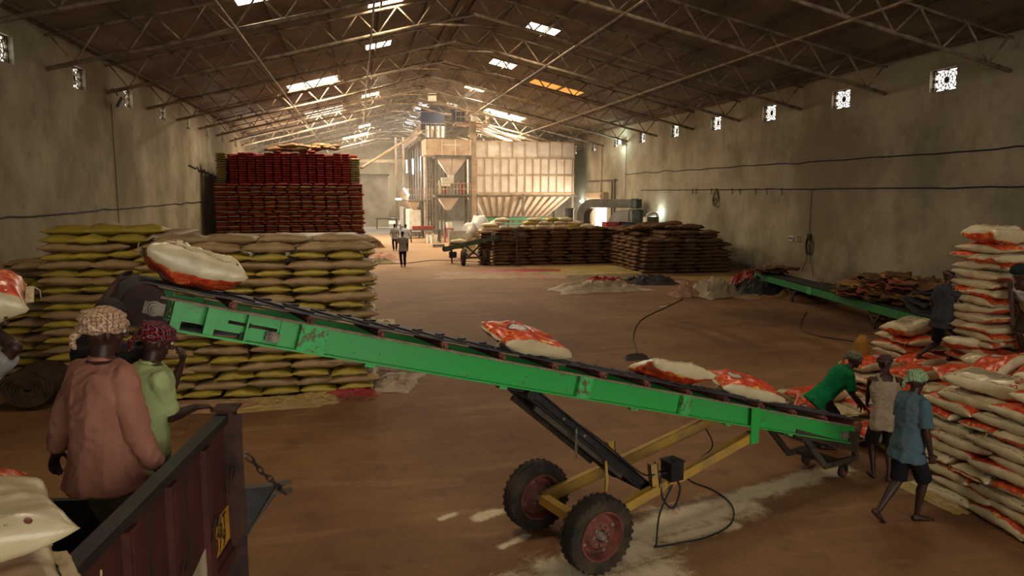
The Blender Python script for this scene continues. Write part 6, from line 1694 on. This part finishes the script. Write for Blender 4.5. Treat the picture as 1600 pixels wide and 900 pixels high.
PINK = cloth('faded_pink_checked_shirt', '9c6a58', '865848', .85, 5, [('ac7c68', 60, .85), ('7c5246', 70, .85)])
LIME = cloth('pale_green_shirt', 'a3ad78', '8f9a66', .8)
GRN = cloth('bright_green_tshirt', '0f7a44', '0b6438', .85)
TANK = cloth('greyish_cream_vest', '9a8a74', '84745e', .9)
BLUE = cloth('dusty_teal_tshirt', '3d5860', '4a575e', .85)
CHAR = cloth('charcoal_tshirt', '38363a', '2c2a2e', .85)
WHTV = cloth('white_vest', 'a8a298', '8f887c', .85)
GREYS = cloth('grey_shirt', '8d8a86', '77746f', .8); WSH = cloth('white_shirt', 'b9bcc0', 'a0a4a8', .8)
OLT = cloth('dark_olive_trousers', '6a6654', '565243', .85); BLK = cloth('black_trousers', '121214', '18181a', .85); BRS = cloth('dark_brown_shorts', '38291c', '2a2018', .85); DKT = cloth('dark_grey_cloth', '241f1e', '1c1918', .85)
PL1 = cloth('cream_plaid_headcloth', 'b8977a', 'a88466', .85, 5, [('5a4438', 14, .8), ('6a4c40', 16, .8), ('d8bfa0', 22, .85)])
PL2 = cloth('red_plaid_headcloth', '7c1618', '64100f', .85, 5, [('16181c', 12, .6), ('101216', 13, .6), ('8a8c90', 24, .93)])
PL3 = cloth('green_grey_plaid_headcloth', '4a4f3e', '383c30', .85, 5, [('9a9878', 26, .8), ('20221c', 22, .75), ('9a9878', 30, .85)])
PL4 = cloth('brown_plaid_headcloth', '34241f', '2a1d1a', .85, 5, [('6a5648', 26, .85), ('1a1210', 20, .7), ('6a5648', 28, .88)])
PL5 = cloth('turquoise_yellow_plaid_headcloth', '4f9484', '3f7a78', .85, 5, [('b8a84c', 14, .68), ('22302e', 17, .82), ('9aa860', 18, .78)])
DK = cloth('dark_green_headcloth', '14201c', '0e1613', .85)
MRN = cloth('dull_pink_headband', '6a4238', '54332c', .85); CAPM = cloth('grey_brown_cap', '3a3430', '2c2825', .85)
BED = 1.39
D_ = math.radians
person('man in faded pink shirt and cream plaid headcloth standing in the truck bed, back turned', (-1.34, 4.13, BED + .88), D_(48), 1.70, (-1.07, 4.12, BED + .84), (-1.68, 4.42, BED + .86), (-1.22, 4.02, BED + .08), (-1.46, 4.22, BED + .08), (PINK, 'long', -.065), (OLT, 'long'), ('turban', PL1), lean=.05, vox=.0075, hyaw=.25, seed=1, hpitch=.12)
person('man in pale green shirt and red plaid headcloth, hand on the truck corner post', (-1.28, 4.58, BED + .8), D_(32), 1.56, (-1.015, 4.80, BED + .985), (-1.1, 4.84, BED + 1.24), (-1.22, 4.50, BED + .08), (-1.36, 4.68, BED + .08), (LIME, 'short', -.08), (BLK, 'long'), ('turban', PL2), lean=.15, vox=.0075, hpitch=.3, curl={1: .45, -1: .9}, palm={1: (0, 0, -1), 2: (.75, .62, -.15), -1: (-.8, -.2, 0)}, elbR=(-.3, -.5, -1), seed=2)
person('man with a dark cap reaching up to drag the white bag off the conveyor head', (-1.50, 4.78, BED + .86), D_(80), 1.66, (-1.3, 5.0, BED + 1.1), (-1.53, 5.32, BED + 1.80), (-1.36, 4.70, BED + .08), (-1.54, 4.72, BED + .08), (DKT, 'short', -.1), (DKT, 'long'), ('cap', CAPM), lean=.14, vox=.008, elbL=(-1, .3, .3), palm={-1: (.6, .3, -.3)}, seed=3)
person('man at the picture edge in grey checked shirt carrying a rice bag on his head', (-2.1, 4.30, BED + .86), D_(60), 1.66, (-1.9, 4.36, BED + 1.58), (-2.28, 4.5, BED + 1.58), (-1.98, 4.2, BED + .08), (-2.22, 4.3, BED + .08), (GREYS, 'short', -.1), (BLK, 'long'), ('cap', CAPM), vox=.0085, elbR=(.8, -.5, .2), elbL=(-.8, .5, .2), palm={1: (0, 0, 1), -1: (0, 0, 1)}, seed=4)
o = rice((-2.16, 4.42, BED + 1.74), 4, True, .35, 'red topped rice bag carried on the head of the man at the picture edge', rx=.12); o.scale = (.9, 1, 1.2)
person('man in bright green t-shirt bending over the tail of the conveyor', (6.52, 9.42, .76), D_(-12), 1.66, (6.98, 9.08, .66), (7.04, 9.3, .64), (6.5, 9.3, .08), (6.52, 9.56, .08), (GRN, 'short', -.1), (DKT, 'long'), ('turban', PL3), lean=.72, vox=.009, hpitch=-.1, hyaw=.5, seed=5, palm={1: (0, 0, -1), -1: (0, 0, -1)})
person('man in cream vest and brown plaid headcloth at the end of the conveyor', (6.62, 8.22, .83), D_(70), 1.58, (6.98, 8.62, .72), (6.72, 8.72, .75), (6.60, 8.05, .08), (6.5, 8.22, .08), (TANK, 'tank', -.12), (DKT, .95), ('turban', PL4), lean=.16, vox=.0085, hpitch=.35, seed=6, foot_a={1: .3})
person('barefoot man in dusty blue t-shirt and turquoise plaid headcloth walking on the floor', (5.98, 7.03, .9), D_(-5), 1.72, (6.1, 6.8, .78), (6.12, 7.25, .85), (6.12, 6.98, .08), (5.66, 7.02, .15), (BLUE, 'short', -.1), (BLK, .98), ('turban', PL5), lean=.06, vox=.008, hpitch=.12, hyaw=-.15, seed=7, foot_a={'pitch': {-1: .75}})
person('man in charcoal t-shirt and black shorts standing on the bag pile', (9.42, 10.5, 1.62), D_(-8), 1.66, (9.86, 10.22, 2.02), (9.5, 10.65, 1.6), (9.55, 10.42, .99), (9.12, 10.62, .99), (CHAR, 'short', -.09), (BLK, .9), ('band', MRN), lean=.05, vox=.009, hpitch=.25, seed=8, curl=.15, palm={1: (0, 0, -1)})
person('man in white vest and dark headcloth bending down on the highest ledge of the pile', (9.95, 9.3, 1.98), D_(192), 1.68, (9.42, 9.12, 1.6), (9.6, 8.98, 1.62), (9.95, 9.42, 1.2), (9.98, 9.15, 1.2), (WHTV, 'tank', -.1), (BRS, .95), ('turban', DK), lean=.75, vox=.009, seed=9, palm={1: (-.2, 0, -1), -1: (-.2, 0, -1)})
person('man in grey shirt and black trousers walking away, nearest of three walkers', (2.12, 37.1, .92), D_(92), 1.74, (2.28, 37.45, 1.35), (1.96, 37.45, 1.35), (2.2, 37.0, .09), (2.06, 37.2, .09), (GREYS, 'short', -.08), (BLK, 'long'), ('hair', HAIR), vox=.014, seed=10)
person('man in grey shirt walking away farther off, left of the white shirt', (2.22, 47.2, .88), D_(92), 1.7, (2.46, 47.3, .85), (1.98, 47.4, .95), (2.3, 47.1, .09), (2.15, 47.35, .09), (GREYS, 'short', -.08), (BLK, 'long'), ('hair', HAIR), vox=.018, seed=11)
person('man in white shirt walking away farther off, right of the grey shirt', (2.86, 46.6, .88), D_(92), 1.7, (3.1, 46.7, .85), (2.62, 46.8, .9), (2.94, 46.5, .09), (2.8, 46.75, .09), (WSH, 'long', -.08), (BLK, 'long'), ('hair', HAIR), vox=.018, seed=12)
